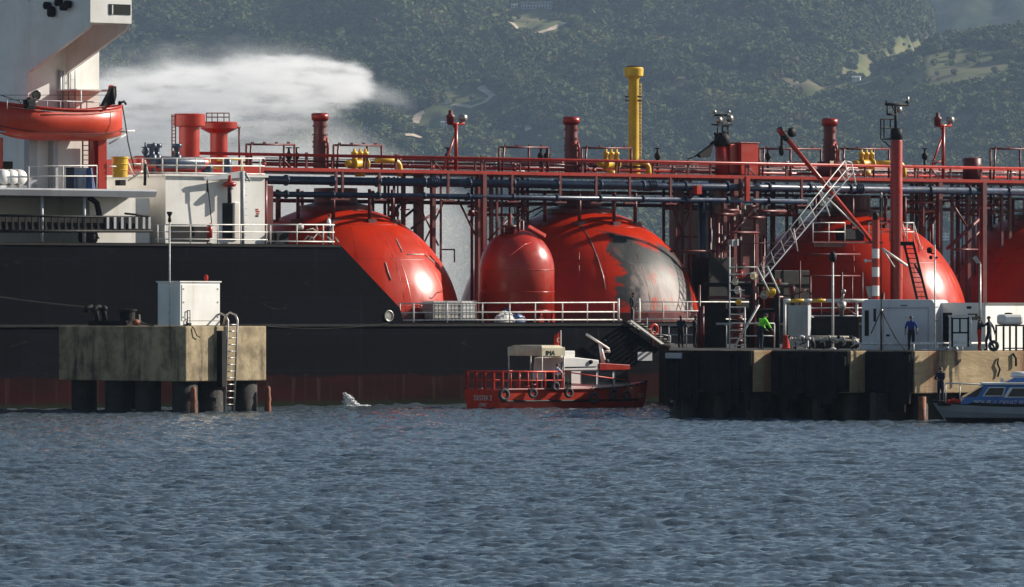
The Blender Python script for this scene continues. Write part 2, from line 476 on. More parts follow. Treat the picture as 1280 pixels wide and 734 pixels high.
def build_woods():
    rng = np.random.default_rng(2)
    N = 90000
    Y = rng.uniform(4850, 7900, N); X = rng.uniform(-.092, .092, N) * Y
    f = fieldmask(X, Y)
    keep = rng.random(N) > np.clip(f ** 1.4, 0, .95)
    for q in HOUSES: keep &= ~((np.abs(X - q[0]) < q[2]) & (Y > q[1] - 85) & (Y < q[1] + 8))
    for q in ROADS:                                                       # no trees on the tracks or right before them
        keep &= ~((np.abs(X - q[0]) < 9) & (Y > q[1] - 42) & (Y < q[1] + 9))
    X, Y, f = X[keep], Y[keep], f[keep]
    Z = hill_z(X, Y) - .3
    n = len(X)
    me = bpy.data.meshes.new('woods'); me.vertices.add(n)
    me.vertices.foreach_set('co', np.stack([X, Y, Z], 1).astype(np.float32).ravel())
    sc_ = (5 + 9 * rng.random(n) ** 1.6) * (1 - .45 * f) * (1 + .5 * fbm(X / 60, Y / 60, 2))
    a = me.attributes.new('size', 'FLOAT', 'POINT'); a.data.foreach_set('value', sc_.astype(np.float32))
    a = me.attributes.new('turn', 'FLOAT', 'POINT'); a.data.foreach_set('value', rng.uniform(0, 6.28, n).astype(np.float32))
    o = bpy.data.objects.new('woods', me); COL.objects.link(o)
    src = crown_object()
    ng = bpy.data.node_groups.new('woods_nodes', 'GeometryNodeTree')
    ng.interface.new_socket('Geometry', in_out='INPUT', socket_type='NodeSocketGeometry')
    ng.interface.new_socket('Geometry', in_out='OUTPUT', socket_type='NodeSocketGeometry')
    N_ = ng.nodes; gi, go = N_.new('NodeGroupInput'), N_.new('NodeGroupOutput')
    mp = N_.new('GeometryNodeMeshToPoints'); ip = N_.new('GeometryNodeInstanceOnPoints'); ob = N_.new('GeometryNodeObjectInfo')
    ob.inputs['Object'].default_value = src; ob.inputs['As Instance'].default_value = True
    s1 = N_.new('GeometryNodeInputNamedAttribute'); s1.data_type = 'FLOAT'; s1.inputs[0].default_value = 'size'
    s2 = N_.new('GeometryNodeInputNamedAttribute'); s2.data_type = 'FLOAT'; s2.inputs[0].default_value = 'turn'
    cx = N_.new('ShaderNodeCombineXYZ'); L = ng.links
    L.new(gi.outputs[0], mp.inputs[0]); L.new(mp.outputs[0], ip.inputs['Points']); L.new(ob.outputs['Geometry'], ip.inputs['Instance'])
    L.new(s1.outputs[0], ip.inputs['Scale']); L.new(s2.outputs[0], cx.inputs[2]); L.new(cx.outputs[0], ip.inputs['Rotation'])
    L.new(ip.outputs[0], go.inputs[0])
    o.modifiers.new('woods', 'NODES').node_group = ng
    o['kind'] = 'stuff'; o['label'] = 'dense mixed woods covering the far hillside'; o['category'] = 'woods'

def hit(px, py):
    """Where the sight line of a photo pixel first meets the hill."""
    Y = np.arange(4800, 7990, 2.0); X = (px - CX) / K * Y
    zl = CAMZ + (HZ - py) / K * Y; d = hill_z(X, Y) - zl
    i = int(np.argmax(d > 0)) if (d > 0).any() else len(Y) - 1
    return Vector((X[i], Y[i], float(hill_z(X[i], Y[i]))))
ROADS = []; HOUSES = []
def dirt_road(pts, width, label):
    b = MB(); ps = []
    for i in range(len(pts) - 1):
        for k in range(8):
            u = k / 8; ps.append(hit(pts[i][0] * (1 - u) + pts[i + 1][0] * u, pts[i][1] * (1 - u) + pts[i + 1][1] * u))
    ps.append(hit(*pts[-1])); ROADS.extend((p.x, p.y) for p in ps)
    vs_ = []
    for i, p in enumerate(ps):
        d = ps[min(i + 1, len(ps) - 1)] - ps[max(i - 1, 0)]; nrm = Vector((-d.y, d.x, 0)).normalized() if d.length > .01 else Vector((0, 1, 0))
        for sgn in (-1, 1):
            q = p + nrm * sgn * width * (.8 + .4 * random.random()); q.z = float(hill_z(q.x, q.y)) + 1.6; vs_.append(q)
    b.add(vs_, [(2 * i, 2 * i + 1, 2 * i + 3, 2 * i + 2) for i in range(len(ps) - 1)])
    o = b.build('dirt_road', M['dirt']); o['kind'] = 'structure'; o['label'] = label; o['category'] = 'road'
M['dirt'] = mat('bare_earth', (.50, .42, .32), (.40, .31, .22), .2, .95, spec=.1)
dirt_road([(589, 136), (606, 130), (615, 122), (603, 113), (600, 111)], 4.0, 'pale zigzag dirt track on the hillside')
dirt_road([(566, 133), (589, 136)], 2.5, 'pale dirt track running left from the zigzag')
dirt_road([(648, 42), (660, 47), (690, 38), (707, 30), (706, 22)], 3.0, 'reddish cut of earth below the hilltop building')
dirt_road([(519, 156), (523, 146), (530, 142)], 4.0, 'pale bare slope near the white houses')
dirt_road([(500, 170), (524, 172)], 4.0, 'pale bare terrace low on the hillside')
dirt_road([(612, 24), (640, 30), (652, 42)], 2.5, 'faint track climbing left of the hilltop building')
dirt_road([(1105, 99), (1075, 108), (1040, 112)], 2.5, 'pale track crossing the right hand fields')
M['hwall'] = mat('house_wall', (.66, .64, .60), (.5, .48, .44), .3, .8)
M['hwall2'] = mat('house_wall_grey', (.30, .31, .34), (.22, .23, .26), .3, .8)
M['hroof'] = mat('house_roof', (.30, .12, .08), (.22, .09, .06), .3, .8)
M['hroof2'] = mat('house_roof_grey', (.36, .36, .36), (.28, .28, .28), .3, .7)
def house(px, py, wpx, hpx, label, roof='hroof', wall='hwall', storeys=2, flat=False):
    p = hit(px, py); sc_ = p.y / K; w, hh = wpx * sc_, hpx * sc_
    F = Frame((p.x, p.y, p.z - .8), random.uniform(-.5, .2)); HOUSES.append((p.x, p.y, wpx * p.y / K * .6 + 2)); o = thing('hillside_house', label, 'house', F, 'houses scattered over the far hillside')
    d = w * .8
    MB().box(-w / 2, w / 2, 0, d, 0, hh).build('wall', M[wall], o)
    b = MB()
    if flat: b.box(-w / 2 - .3, w / 2 + .3, -.3, d + .3, hh + .004, hh + .5)
    else:
        b.prism([(-.5, hh), (d + .5, hh), (d / 2, hh + w * .22)], -w / 2 - .4, w / 2 + .4, 'x')
    b.build('roof', M[roof], o)
    for st in range(storeys):
        n = max(2, int(w / 3.2))
        for i in range(n):
            x = -w / 2 + w * (i + .5) / n; z = hh * (st + .35) / storeys; k = hh * .28 / storeys
            MB().box(x - .55, x + .55, -.06, .1, z, z + k * 1.3).build('window', M['glass'], o)
for a in [(456, 164, 8, 6, 'white flat house left of its twin low on the hillside', 'hroof2', 'hwall', 2, True),
          (466, 164, 7, 5, 'smaller white flat house right of its twin low on the hillside', 'hroof2', 'hwall', 2, True),
          (555, 159, 8, 6, 'white house with pale roof behind the signal mast', 'hroof2', 'hwall', 2, False),
          (559, 131, 5, 7, 'tall narrow white house above the pale track', 'hroof2', 'hwall', 3, True),
          (548, 128, 3, 4, 'tiny white hut left of the tall narrow house', 'hroof2', 'hwall', 1, True),
          (660, 164, 8, 6, 'white house with reddish roof left of the yellow stack', 'hroof', 'hwall', 2, False),
          (645, 161, 6, 4, 'low pale house beside the reddish roofed house', 'hroof2', 'hwall', 1, False),
          (674, 172, 4, 4, 'tiny pale hut right of the reddish roofed house', 'hroof2', 'hwall', 1, True),
          (670, 11, 38, 9, 'long grey building on the hilltop terrace', 'hroof2', 'hwall2', 2, True),
          (643, 10, 8, 5, 'small cream house left of the long hilltop building', 'hroof2', 'hwall', 1, False),
          (1070, 103, 10, 7, 'white house at the foot of the pale fields', 'hroof2', 'hwall', 2, False),
          (1227, 50, 5, 4, 'white hut high among the fields at the right', 'hroof2', 'hwall', 1, False),
          (1010, 126, 7, 3, 'long white shed on the dark wooded slope', 'hroof2', 'hwall', 1, True),
          (176, 44, 6, 5, 'pale house above the spray beside the bridge wing', 'hroof2', 'hwall', 2, False),
          (898, 184, 5, 4, 'pale house low behind the pipe deck', 'hroof2', 'hwall', 1, False),
          (1182, 302, 9, 9, 'white lakeside house seen between the red posts', 'hroof2', 'hwall', 2, True)]:
    house(*a)
build_woods()

# ------------------------------------------------------------------ haze: one box of air
def build_haze():
    o = MB().box(-4000, 4000, -120, 14500, -1.0, 1300).build('haze', newmat('haze_air')[0])
    m = o.data.materials[0]; t = NT(m); t.n.remove(t.n['Principled BSDF'])
    v = t.new('ShaderNodeVolumePrincipled'); v.inputs['Color'].default_value = (.55, .74, 1, 1); v.inputs['Density'].default_value = 2.9e-5; v.inputs['Anisotropy'].default_value = .2
    t.l.new(v.outputs[0], t.n['Material Output'].inputs['Volume'])
    o['kind'] = 'stuff'; o['label'] = 'thin blue haze in the air over the bay'; o['category'] = 'haze'
build_haze()

# ------------------------------------------------------------------ spray of the fire-fighting jet behind the ship
def build_spray():
    YS = 470.0; org = P(465, 95, YS); F = Frame(org); mpp = YS / K
    x0, x1 = (20 - 465) * mpp, (650 - 465) * mpp
    o = MB().box(x0, x1, -12, 12, (95 - 466) * mpp, (95 - 28) * mpp).build('water_spray', newmat('spray_mist')[0], None, F)
    m = o.data.materials[0]; t = NT(m); t.n.remove(t.n['Principled BSDF'])
    X, Y, Z = t.xyz(t.coord())
    nz = t.noise(t.coord('Object', (.22, .05, .5)), 1.0, 5, .6)
    nzf = t.noise(t.coord('Object', (.3, .06, 1.5)), 1.0, 6, .7)
    a = t.math('DIVIDE', X, -mpp); grow = t.ramp(a, -10.0, 150.0, .16, 1.0); bz = t.math('DIVIDE', Z, mpp)            # photo pixels left of / above the tip
    wob = t.math('MULTIPLY', t.math('MULTIPLY', t.math('SUBTRACT', nz, .5), grow), 64.0)
    wobf = t.math('MULTIPLY', t.math('SUBTRACT', nzf, .5), 34.0)
    up = t.math('ADD', t.math('MULTIPLY', t.math('MULTIPLY', a, a), -.0007), t.math('MULTIPLY_ADD', a, .21, 9.0))
    lo = t.math('MULTIPLY_ADD', a, -.20, -20.0)
    b1 = t.math('ADD', bz, wob); b1 = t.math('ADD', b1, wobf)
    soft = t.math('MULTIPLY_ADD', t.math('MAXIMUM', a, 0.0), .07, 2.0)
    jt = t.ramp(t.math('DIVIDE', t.math('SUBTRACT', up, b1), soft), -.2, 1.0)
    jb = t.ramp(t.math('DIVIDE', t.math('SUBTRACT', b1, lo), t.math('MULTIPLY_ADD', t.math('MAXIMUM', a, 0.0), .30, 10.0)), -1.0, .9)
    ar = t.math('ADD', a, wobf)
    tip = t.ramp(t.math('ADD', a, t.math('MULTIPLY', wobf, 1.6)), -2.0, 16.0)
    lft = t.ramp(a, 430.0, 330.0)
    jet = t.math('MULTIPLY', t.math('MULTIPLY', jt, jb), t.math('MULTIPLY', tip, lft))
    # thin blown drift above the jet and after the tip
    dr = t.math('MULTIPLY', t.ramp(t.math('SUBTRACT', t.math('ADD', up, 26.0), b1), 0.0, 30.0), t.ramp(ar, 10.0, 160.0))
    dr = t.math('MULTIPLY', dr, t.math('MULTIPLY', jb, lft))
    tail = t.math('MULTIPLY', t.ramp(t.math('ABSOLUTE', t.math('ADD', t.math('MULTIPLY_ADD', a, -.28, 20.0), b1)), 16.0, 2.0), t.math('MULTIPLY', t.ramp(a, -62.0, -8.0), t.ramp(a, 25.0, 0.0)))
    # the grey curtain falling below
    mtop = t.math('MULTIPLY_ADD', t.math('MINIMUM', a, 40.0), .55, -88.0)
    mist = t.math('MULTIPLY', t.ramp(t.math('SUBTRACT', t.math('ADD', mtop, wob), bz), -25.0, 40.0), t.ramp(a, -180.0, -60.0))
    mist = t.math('MULTIPLY', mist, lft)
    sl_ = t.ramp(t.math('ABSOLUTE', Y), 11.5, 6.0)
    dens = t.math('MULTIPLY', jet, t.ramp(nzf, .34, .64, .12, 1.9))
    dens = t.math('MULTIPLY', dens, .115)
    dens = t.math('ADD', dens, t.math('MULTIPLY', dr, .018))
    dens = t.math('ADD', dens, t.math('MULTIPLY', tail, .025))
    dens = t.math('ADD', dens, t.math('MULTIPLY', mist, .042))
    dens = t.math('MULTIPLY', dens, sl_)
    v = t.new('ShaderNodeVolumePrincipled'); v.inputs['Color'].default_value = (.97, .97, .98, 1); v.inputs['Anisotropy'].default_value = .1
    t.l.new(dens, v.inputs['Density'])
    t.l.new(v.outputs[0], t.n['Material Output'].inputs['Volume'])
    o['kind'] = 'stuff'; o['label'] = 'white fan of fire fighting water spray behind the ship'; o['category'] = 'spray'
build_spray()
# ================================================================== THE GAS CARRIER (one thing; everything welded to it is a part)
YAW = R(39)
SF = Frame((( 430 - CX) / K * 369.5, 369.5, 0.0), YAW)      # local x towards the bow, y inboard from the near side, z up from the water
S = SF.at
ship = thing('gas_carrier_ship', 'long black hulled gas tanker with red dome tanks moored behind the jetty', 'ship', SF)
def U(px, w=0.0): return SF.x(px, w)
def Zs(px, py, w=0.0): return SF.z(px, py, w)
BEAM = 19.0
DECK = Zs(640, 403); POOP = Zs(330, 305)
xs, xb = U(-260), U(1900)
uslope0, uslope1 = U(425), U(500)

def hull_material():
    m, t, b = newmat('hull_paint')
    co = t.coord(); x, y, z = t.xyz(co)
    n = t.noise(t.coord('Object', (.25, .25, .9)), 1, 5, .6); ns = t.noise(t.coord('Object', (1.3, 1.3, .06)), 1, 5, .7)
    blk = t.mix(t.ramp(n, .4, .7), (.0035, .0035, .0060), (.006, .006, .0095))
    blk = t.mix(t.math('MULTIPLY', t.ramp(ns, .56, .72), .5), blk, (.013, .012, .016))
    cxz = t.new('ShaderNodeCombineXYZ'); t.l.new(x, cxz.inputs[0]); t.l.new(z, cxz.inputs[1])
    plate = t.new('ShaderNodeTexBrick'); t.l.new(cxz.outputs[0], plate.inputs[0])
    for k_, v_ in (('Scale', 1.0), ('Brick Width', 7.5), ('Row Height', 2.1), ('Mortar Size', .03), ('Mortar Smooth', .4)): plate.inputs[k_].default_value = v_
    plate.inputs['Color1'].default_value = (.75, .75, .75, 1); plate.inputs['Color2'].default_value = (1.3, 1.3, 1.35, 1); plate.inputs['Mortar'].default_value = (2.0, 2.0, 2.0, 1)
    redd = t.mix(t.ramp(n, .35, .65), (.024, .004, .005), (.015, .005, .005))
    redd = t.mix(t.math('MULTIPLY', t.ramp(ns, .52, .66), .7), redd, (.048, .028, .022))
    edge = t.math('ADD', z, t.math('MULTIPLY', t.math('SUBTRACT', t.noise(t.coord('Object', (.5, .5, .9)), 1, 4, .7), .5), .9))
    f = t.ramp(edge, Zs(450, 470) - .1, Zs(450, 470) + .12)
    grn = t.mix(t.ramp(z, .12, .5), (.012, .018, .010), redd)
    c = t.mix(f, grn, blk)
    c = t.mix(.8, c, plate.outputs[0], 'MULTIPLY')
    sc2 = t.ramp(t.noise(t.coord('Object', (.5, .5, 1.6)), 1, 6, .7, 1.2), .62, .70)
    c = t.mix(t.math('MULTIPLY', sc2, .5), c, (.035, .030, .028))
    t.l.new(c, b.inputs['Base Color'])
    t.l.new(t.ramp(n, .3, .7, .65, .85, False), b.inputs['Roughness']); b.inputs['Specular IOR Level'].default_value = .03
    bp = t.new('ShaderNodeBump'); bp.inputs['Strength'].default_value = .12; bp.inputs['Distance'].default_value = .05
    t.l.new(t.noise(t.coord('Object', (.35, .35, .35)), 1, 2), bp.inputs['Height']); t.l.new(bp.outputs[0], b.inputs['Normal'])
    return m
M['hull'] = hull_material()
M['deck'] = mat('deck_paint', (.10, .03, .025), (.06, .025, .02), 1, .7)

b = MB()
b.box(xs, xb, 0, BEAM, -3, DECK)                                         # main hull
u330 = U(331, 0)
b.box(xs, u330, 0, BEAM, DECK + .002, POOP)                              # raised poop
sl_poly = [(u330 + .002, DECK + .002), (u330 + .002, POOP), (uslope0, POOP), (uslope1, Zs(500, 385)), (uslope1 + .25, DECK + .002)]
b.prism(sl_poly, 0, .3); b.prism(sl_poly, BEAM - .3, BEAM)               # bulwark sides sloping down to the main deck
hull = b.build('hull', M['hull'], ship)
b = MB()
b.box(xs, xb, -.09, -.003, DECK - .22, DECK - .08)                       # sheer strake and rubbing band
b.box(xs, uslope0, -.07, -.003, POOP - .16, POOP - .03)
b.build('rubbing_strake', M['black'], ship)
b = MB(); cpt = S(486, 395, -.02)
b.torus(cpt, .3, .05); b.lathe((cpt[0], .0, cpt[2]), [(.28, -.02), (.28, .0)], 16, False, 'y')
b.build('fairlead', M['steel'], ship)

b = MB(); b.box(U(797, -.03), U(815, -.03), -.05, -.003, Zs(805, 451), Zs(805, 440)); b.build('hull_sign', M['grey'], ship)
# ---- cargo tanks: big welded spheres
TR = 7.5; TZ = Zs(721, 413, 9.5)
def sphere_tank(edge_px, mat_):
    px = edge_px
    for _ in range(6):                                                   # centre whose right outline meets edge_px
        c = S(px, 413, 9.5); Yw = SF.world(c)[1]; px = edge_px - TR * K / Yw
    c = (S(px, 413, 9.5)[0], 9.5, TZ)
    return c
tcs = [sphere_tank(e, None) for e in (577, 877, 1210)]
c4 = S(1303, 413, 9.5); tcs.append((c4[0], 9.5, TZ))
def burnt_material(c):
    m, t, b = newmat('burnt_tank_paint')
    mp = t.coord(); x, y, z = t.xyz(mp)
    cy, sy = math.cos(YAW), math.sin(YAW)
    xr = t.math('DIVIDE', t.math('SUBTRACT', t.math('MULTIPLY', x, cy), t.math('MULTIPLY', y, sy)), TR)   # across the lit side
    zr = t.math('DIVIDE', z, TR)
    yr = t.math('DIVIDE', t.math('ADD', t.math('MULTIPLY', x, sy), t.math('MULTIPLY', y, cy)), TR)
    n1 = t.noise(t.coord('Object', (.32, .32, .32)), 1, 6, .6, .4); n2 = t.noise(t.coord('Object', (.9, .9, .5)), 1, 6, .65); n3 = t.noise(t.coord('Object', (1.1, 1.1, .22)), 1, 5, .65)
    red, ln = tank_seams(t, t.mix(t.ramp(n1, .35, .68), (.54, .026, .003), (.40, .019, .003)), TR)
    d1 = t.math('SUBTRACT', n1, .5); d2 = t.math('SUBTRACT', n2, .5)
    top = t.math('SUBTRACT', t.math('MULTIPLY_ADD', xr, -.34, .90), t.math('ADD', zr, t.math('ADD', t.math('MULTIPLY', d1, .22), t.math('MULTIPLY', d2, .10))))       # > 0 below the scorch line
    left = t.math('SUBTRACT', t.math('ADD', xr, t.math('ADD', t.math('MULTIPLY', d1, .62), t.math('MULTIPLY', d2, .22))), t.math('MULTIPLY_ADD', zr, -.12, .31))
    right = t.math('SUBTRACT', t.math('MULTIPLY_ADD', zr, -.30, .985), t.math('ADD', xr, t.math('MULTIPLY', d1, .12)))
    front = t.ramp(yr, .25, .05)
    inside = t.math('MULTIPLY', t.math('MULTIPLY', t.ramp(top, -.01, .03), t.ramp(left, -.02, .03)), t.math('MULTIPLY', t.ramp(right, -.01, .02), front))
    # soot near the scorch line and left border, bare grey metal inside, islands of red left over
    soot = t.math('MAXIMUM', t.ramp(t.math('ADD', top, t.math('MULTIPLY', d2, .45)), .46, .10), t.ramp(t.math('ADD', left, t.math('MULTIPLY', d2, .36)), .28, .06))
    grey = t.mix(t.ramp(n3, .4, .66), (.36, .29, .26), (.17, .095, .08))
    grey = t.mix(t.ramp(n2, .56, .63), grey, (.45, .05, .012))
    sootc = t.mix(t.ramp(n2, .4, .7), (.012, .014, .015), (.040, .042, .042))
    sootc = t.mix(t.ramp(n1, .66, .69), sootc, (.45, .035, .008))
    c2 = t.mix(soot, grey, sootc)
    c_ = t.mix(inside, red, t.mix(t.math('MULTIPLY', ln, .5), c2, (.03, .03, .03)))
    rim = t.math('MULTIPLY', t.ramp(t.math('ABSOLUTE', right), .045, .015), t.math('MULTIPLY', t.ramp(top, .0, .06), front))
    c_ = t.mix(t.math('MULTIPLY', rim, t.ramp(n2, .35, .55)), c_, (.05, .02, .018))
    spill = t.math('MULTIPLY', t.ramp(n2, .61, .66), t.math('MULTIPLY', t.ramp(t.math('ABSOLUTE', t.math('SUBTRACT', top, -.10)), .06, .02), t.ramp(xr, .4, .5)))
    c_ = t.mix(t.math('MULTIPLY', spill, .8), c_, (.16, .02, .015))
    t.l.new(c_, b.inputs['Base Color'])
    t.l.new(t.math('MULTIPLY_ADD', inside, .22, .28), b.inputs['Roughness']); t.l.new(t.math('MULTIPLY_ADD', inside, .04, .24), b.inputs['Specular IOR Level'])
    return m
def build_tank(c, material):
    b = MB()
    b.sphere((0, 0, 0), TR, 72, 40, -.35)
    for k in range(10):                                                  # weld seams
        a = 2 * math.pi * k / 10 + .25
        b.path([(math.cos(a) * math.cos(e) * TR, math.sin(a) * math.cos(e) * TR, math.sin(e) * TR) for e in [R(-5 + 7 * i) for i in range(10)]], .014, 5)
    for e in (R(57),):
        b.path([(math.cos(a) * math.cos(e) * TR, math.sin(a) * math.cos(e) * TR, math.sin(e) * TR) for a in [2 * math.pi * i / 48 for i in range(49)]], .014, 5)
    o = b.build('storage_tank', material, ship); o.location = c
    k = MB()
    k.lathe((0, 0, 0), [(2.2, TR * .957 - .15), (2.2, TR * .957 + .25), (1.3, TR * .957 + .45), (1.3, TR + 1.0), (.0, TR + 1.0)], 28, False)
    for i in range(10):
        a = 2 * math.pi * (i + .4) / 10
        k.bar((3.6 * math.cos(a), 3.6 * math.sin(a), TR * .87 - .2), (3.6 * math.cos(a), 3.6 * math.sin(a), TR + .9), .11)
        k.box(3.6 * math.cos(a) - .3, 3.6 * math.cos(a) + .3, 3.6 * math.sin(a) - .3, 3.6 * math.sin(a) + .3, TR * .87 - .25, TR * .87 + .1)
    q = k.build('tank_dome', M['dred'], o)
    return o
for i, c in enumerate(tcs):
    o = build_tank(c, burnt_material(c) if i == 1 else M['tank'])
    if i == 1: o['label'] = 'dome tank with scorched grey and black peeling paint'
    else:
        for h in [h for h in (.0, .9, 1.5)][:1]: pass
# sunlit foot rail lines lying on the first tank
b = MB()
def on_tank(px, py, c, lift=.03):
    k = (px - CX) / K; o = Vector(SF.loc_of((0, 0, CAMZ))); d = Vector(SF.loc_of((k * 400, 400, CAMZ + (HZ - py) / K * 400))) - o; d.normalize()
    oc = o - Vector(c); bq = oc.dot(d); disc = bq * bq - (oc.length_squared - (TR + lift) ** 2)
    if disc < 0: disc = 0
    return o + d * (-bq - math.sqrt(disc))
for pts in ([(495, 298), (499, 306), (503, 315)], [(482, 328), (485, 339), (489, 350)], [(509, 318), (520, 318), (530, 318)], [(531, 318), (537, 323), (543, 328)]):
    MB().path([on_tank(x, y, tcs[0]) for x, y in pts], .028, 5).build('grab_rail', M['wrail'], ship)
b = MB()
for pts in ([(727, 282), (738, 300), (748, 325), (754, 345), (757, 362)],):
    b.path([on_tank(x, y, tcs[1]) for x, y in pts], .03, 5)
b.build('tank_cable', M['steel'], ship)
b = MB()
for pts in ([(1128, 278), (1130, 288), (1133, 299)], [(1142, 278), (1147, 296), (1152, 313)], [(1126, 278), (1142, 278)], [(1128, 287), (1137, 287)]):
    b.path([on_tank(x, y, tcs[2], .12) for x, y in pts], .035, 5)
b.build('tank_ladder', M['wrail'], ship)

# ---- small upright deck tank between the first two spheres
c = S(646, 400, 3.0); r_ = 47 / K * SF.world(c)[1]
zt, zs_ = Zs(646, 287, 3.0), Zs(646, 338, 3.0)
b = MB(); prof = [(r_, DECK + .12), (r_, zs_)] + [(r_ * math.cos(a), zs_ + (zt - zs_) * math.sin(a)) for a in [R(7.5 * i) for i in range(1, 13)]]
b.lathe((c[0], c[1], 0), prof, 48)
for z_ in (zs_, zs_ - 1.3, zs_ + (zt - zs_) * .0 - 2.4): b.lathe((c[0], c[1], 0), [(r_ + .012, z_ - .03), (r_ + .02, z_), (r_ + .012, z_ + .03)], 48)
dt = b.build('deck_tank', M['red'], ship); dt['label'] = 'small upright red tank with rounded top'
for i in range(12):
    a = 2 * math.pi * i / 12; b = MB()
    b.prism([(-.22, 0), (.22, 0), (.05, .55), (-.05, .55)], -.04, .04)
    n = len(b.v)
    for j in range(n - 8, n):
        v = b.v[j]; b.v[j] = (c[0] + (r_ + .06 + v[1]) * math.cos(a) - v[0] * math.sin(a), c[1] + (r_ + .06 + v[1]) * math.sin(a) + v[0] * math.cos(a), DECK + v[2])
    b.build('tank_foot', M['red'], dt)
b = MB(); p = S(632, 288, 3.0)
b.lathe((p[0], 2.6, zt - .25), [(.3, 0), (.3, .35), (.4, .35), (.4, .5), (.12, .5), (.12, 1.2)], 14)
b.bar((p[0] + .6, 2.5, zt - .5), (p[0] + .6, 2.5, zt + .5), .09); b.bar((p[0] - .4, 2.8, zt - .4), (p[0] - .4, 2.8, zt + .7), .07)
b.torus((p[0] + .6, 2.5, zt + .55), .2, .03, 'z'); b.torus((p[0] - .4, 2.8, zt + .7), .16, .03, 'z')
b.build('tank_valve', M['dred'], dt)
b = MB(); p = S(664, 285, 2.0)
b.add([S(662, 281, 2.2), S(683, 293, 2.0), S(681, 296, 1.6), S(660, 284, 1.8)], [(0, 1, 2, 3)]); b.add([(v[0], v[1], v[2] - .06) for v in b.v[:4]], [(3, 2, 1, 0)])
b.path([S(628, 322, .9), S(640, 318, .78), S(655, 306, .9), S(664, 303, 1.1)], .03, 5)
b.build('loose_bracket', M['red'], dt)

# ---- raised deckhouse block (white) aft of the first tank
wD = 1.6
uD0, uD1 = U(207, wD), U(331, wD)
zD = Zs(270, 221, wD)
b = MB(); b.box(uD0, uD1, wD, BEAM - 1.6, POOP + .003, zD); b.box(uD0 - .15, uD1 + .15, wD - .15, BEAM - 1.45, zD + .002, zD + .12)
dh = b.build('deckhouse', M['white'], ship)
# low recess, its shade put in as a flat black panel; door casing, sign and small fittings
b = MB(); b.box(U(212, wD), U(262, wD), wD - .03, wD - .003, Zs(230, 303, wD) + .05, Zs(230, 283, wD)); b.build('recess_shade', M['black'], dh)
b = MB(); b.box(U(278, wD), U(290, wD), wD - .04, wD - .003, Zs(284, 298, wD), Zs(284, 254, wD)); b.build('door', M['black'], dh)
b = MB(); b.box(U(290.5, wD), U(298, wD), wD - .14, wD - .003, Zs(290, 299, wD), Zs(290, 253, wD)); b.build('door_leaf', M['white'], dh, None, .04)
b = MB()
for (x, y, w_, h_) in ((319.5, 261, 3.4, 1.6), (320, 263.6, 4.4, 1.6), (320.5, 266.4, 3.4, 1.6)):
    b.box(U(x, wD), U(x + w_, wD), wD - .02, wD - .003, Zs(320, y + h_, wD), Zs(320, y, wD))
b.build('sign', M['rvest'], dh)
b = MB(); b.box(U(319.5, wD), U(323, wD), wD - .02, wD - .003, Zs(320, 271, wD), Zs(320, 269, wD)); b.build('sign_plate', M['glass'], dh)
b = MB()
for x in (229, 234, 248, 262): b.box(U(x, wD) , U(x + 5, wD), wD - .025, wD - .003, Zs(240, 262, wD), Zs(240, 250, wD))
# store crane with arm, post, wire and red block
wC = 1.2
b = MB()
pu = U(303, wC); b.bar((pu, wC, POOP), (pu, wC, Zs(303, 214, wC)), .13, 8)
b.prism([(U(254, wC), Zs(254, 222, wC)), (U(300, wC), Zs(300, 214, wC)), (U(306, wC), Zs(306, 214, wC)), (U(306, wC), Zs(306, 223, wC)), (U(302, wC), Zs(302, 222, wC)), (U(256, wC), Zs(256, 226, wC))], wC - .05, wC + .05)
b.bar(S(306, 216, wC), S(312, 226, wC), .09); b.bar(S(312, 226, wC), S(303, 223, wC), .07)
for k in range(9):
    z_ = POOP + .5 + k * .38; b.bar((pu + .13, wC, z_), (pu + .32, wC, z_), .02, 4)
cr = b.build('store_crane', M['grey'], ship)
b = MB(); q = S(287, 231, wC); b.lathe((q[0], q[1], q[2]), [(.0, -.16), (.34, -.1), (.4, .04), (.3, .14), (.1, .2), (.1, .55)], 16); b.build('hook_block', M['red'], cr)
b = MB(); b.bar((q[0], q[1], q[2] - .16), (q[0], q[1], Zs(287, 254, wC)), .12, 8); b.build('hook_post', M['black'], cr)
b = MB(); b.bar(S(259, 224, wC), S(265, 283, wC), .03, 5); b.bar(S(259, 224, wC), S(259.5, 240, wC), .06, 6); b.build('hoist_wire', M['black'], cr)
b = MB()
b.box(U(264, wC) - .5, U(264, wC) + .1, .5, 1.0, POOP, POOP + .05); b.build('floor_plate', M['white'], ship)

def railing(name, pts_top, w, foot, rails, posts, r=.035, mats='wrail', parent=ship, rp=None):
    """pts_top: two pixel ends of the top rail; foot: z of the deck; rails: fractions of height; posts: pixel columns."""
    b = MB(); (xa, ya), (xb_, yb) = pts_top
    A, B = Vector(S(xa, ya, w)), Vector(S(xb_, yb, w))
    for f in rails:
        b.bar((A.x, w, foot + (A.z - foot) * f), (B.x, w, foot + (B.z - foot) * f), r, 6)
    for px in posts:
        u = U(px, w); f = (u - A.x) / (B.x - A.x); b.bar((u, w, foot), (u, w, A.z + (B.z - A.z) * f), (rp or r) * 1.05, 6)
    return b.build(name, M[mats], parent)
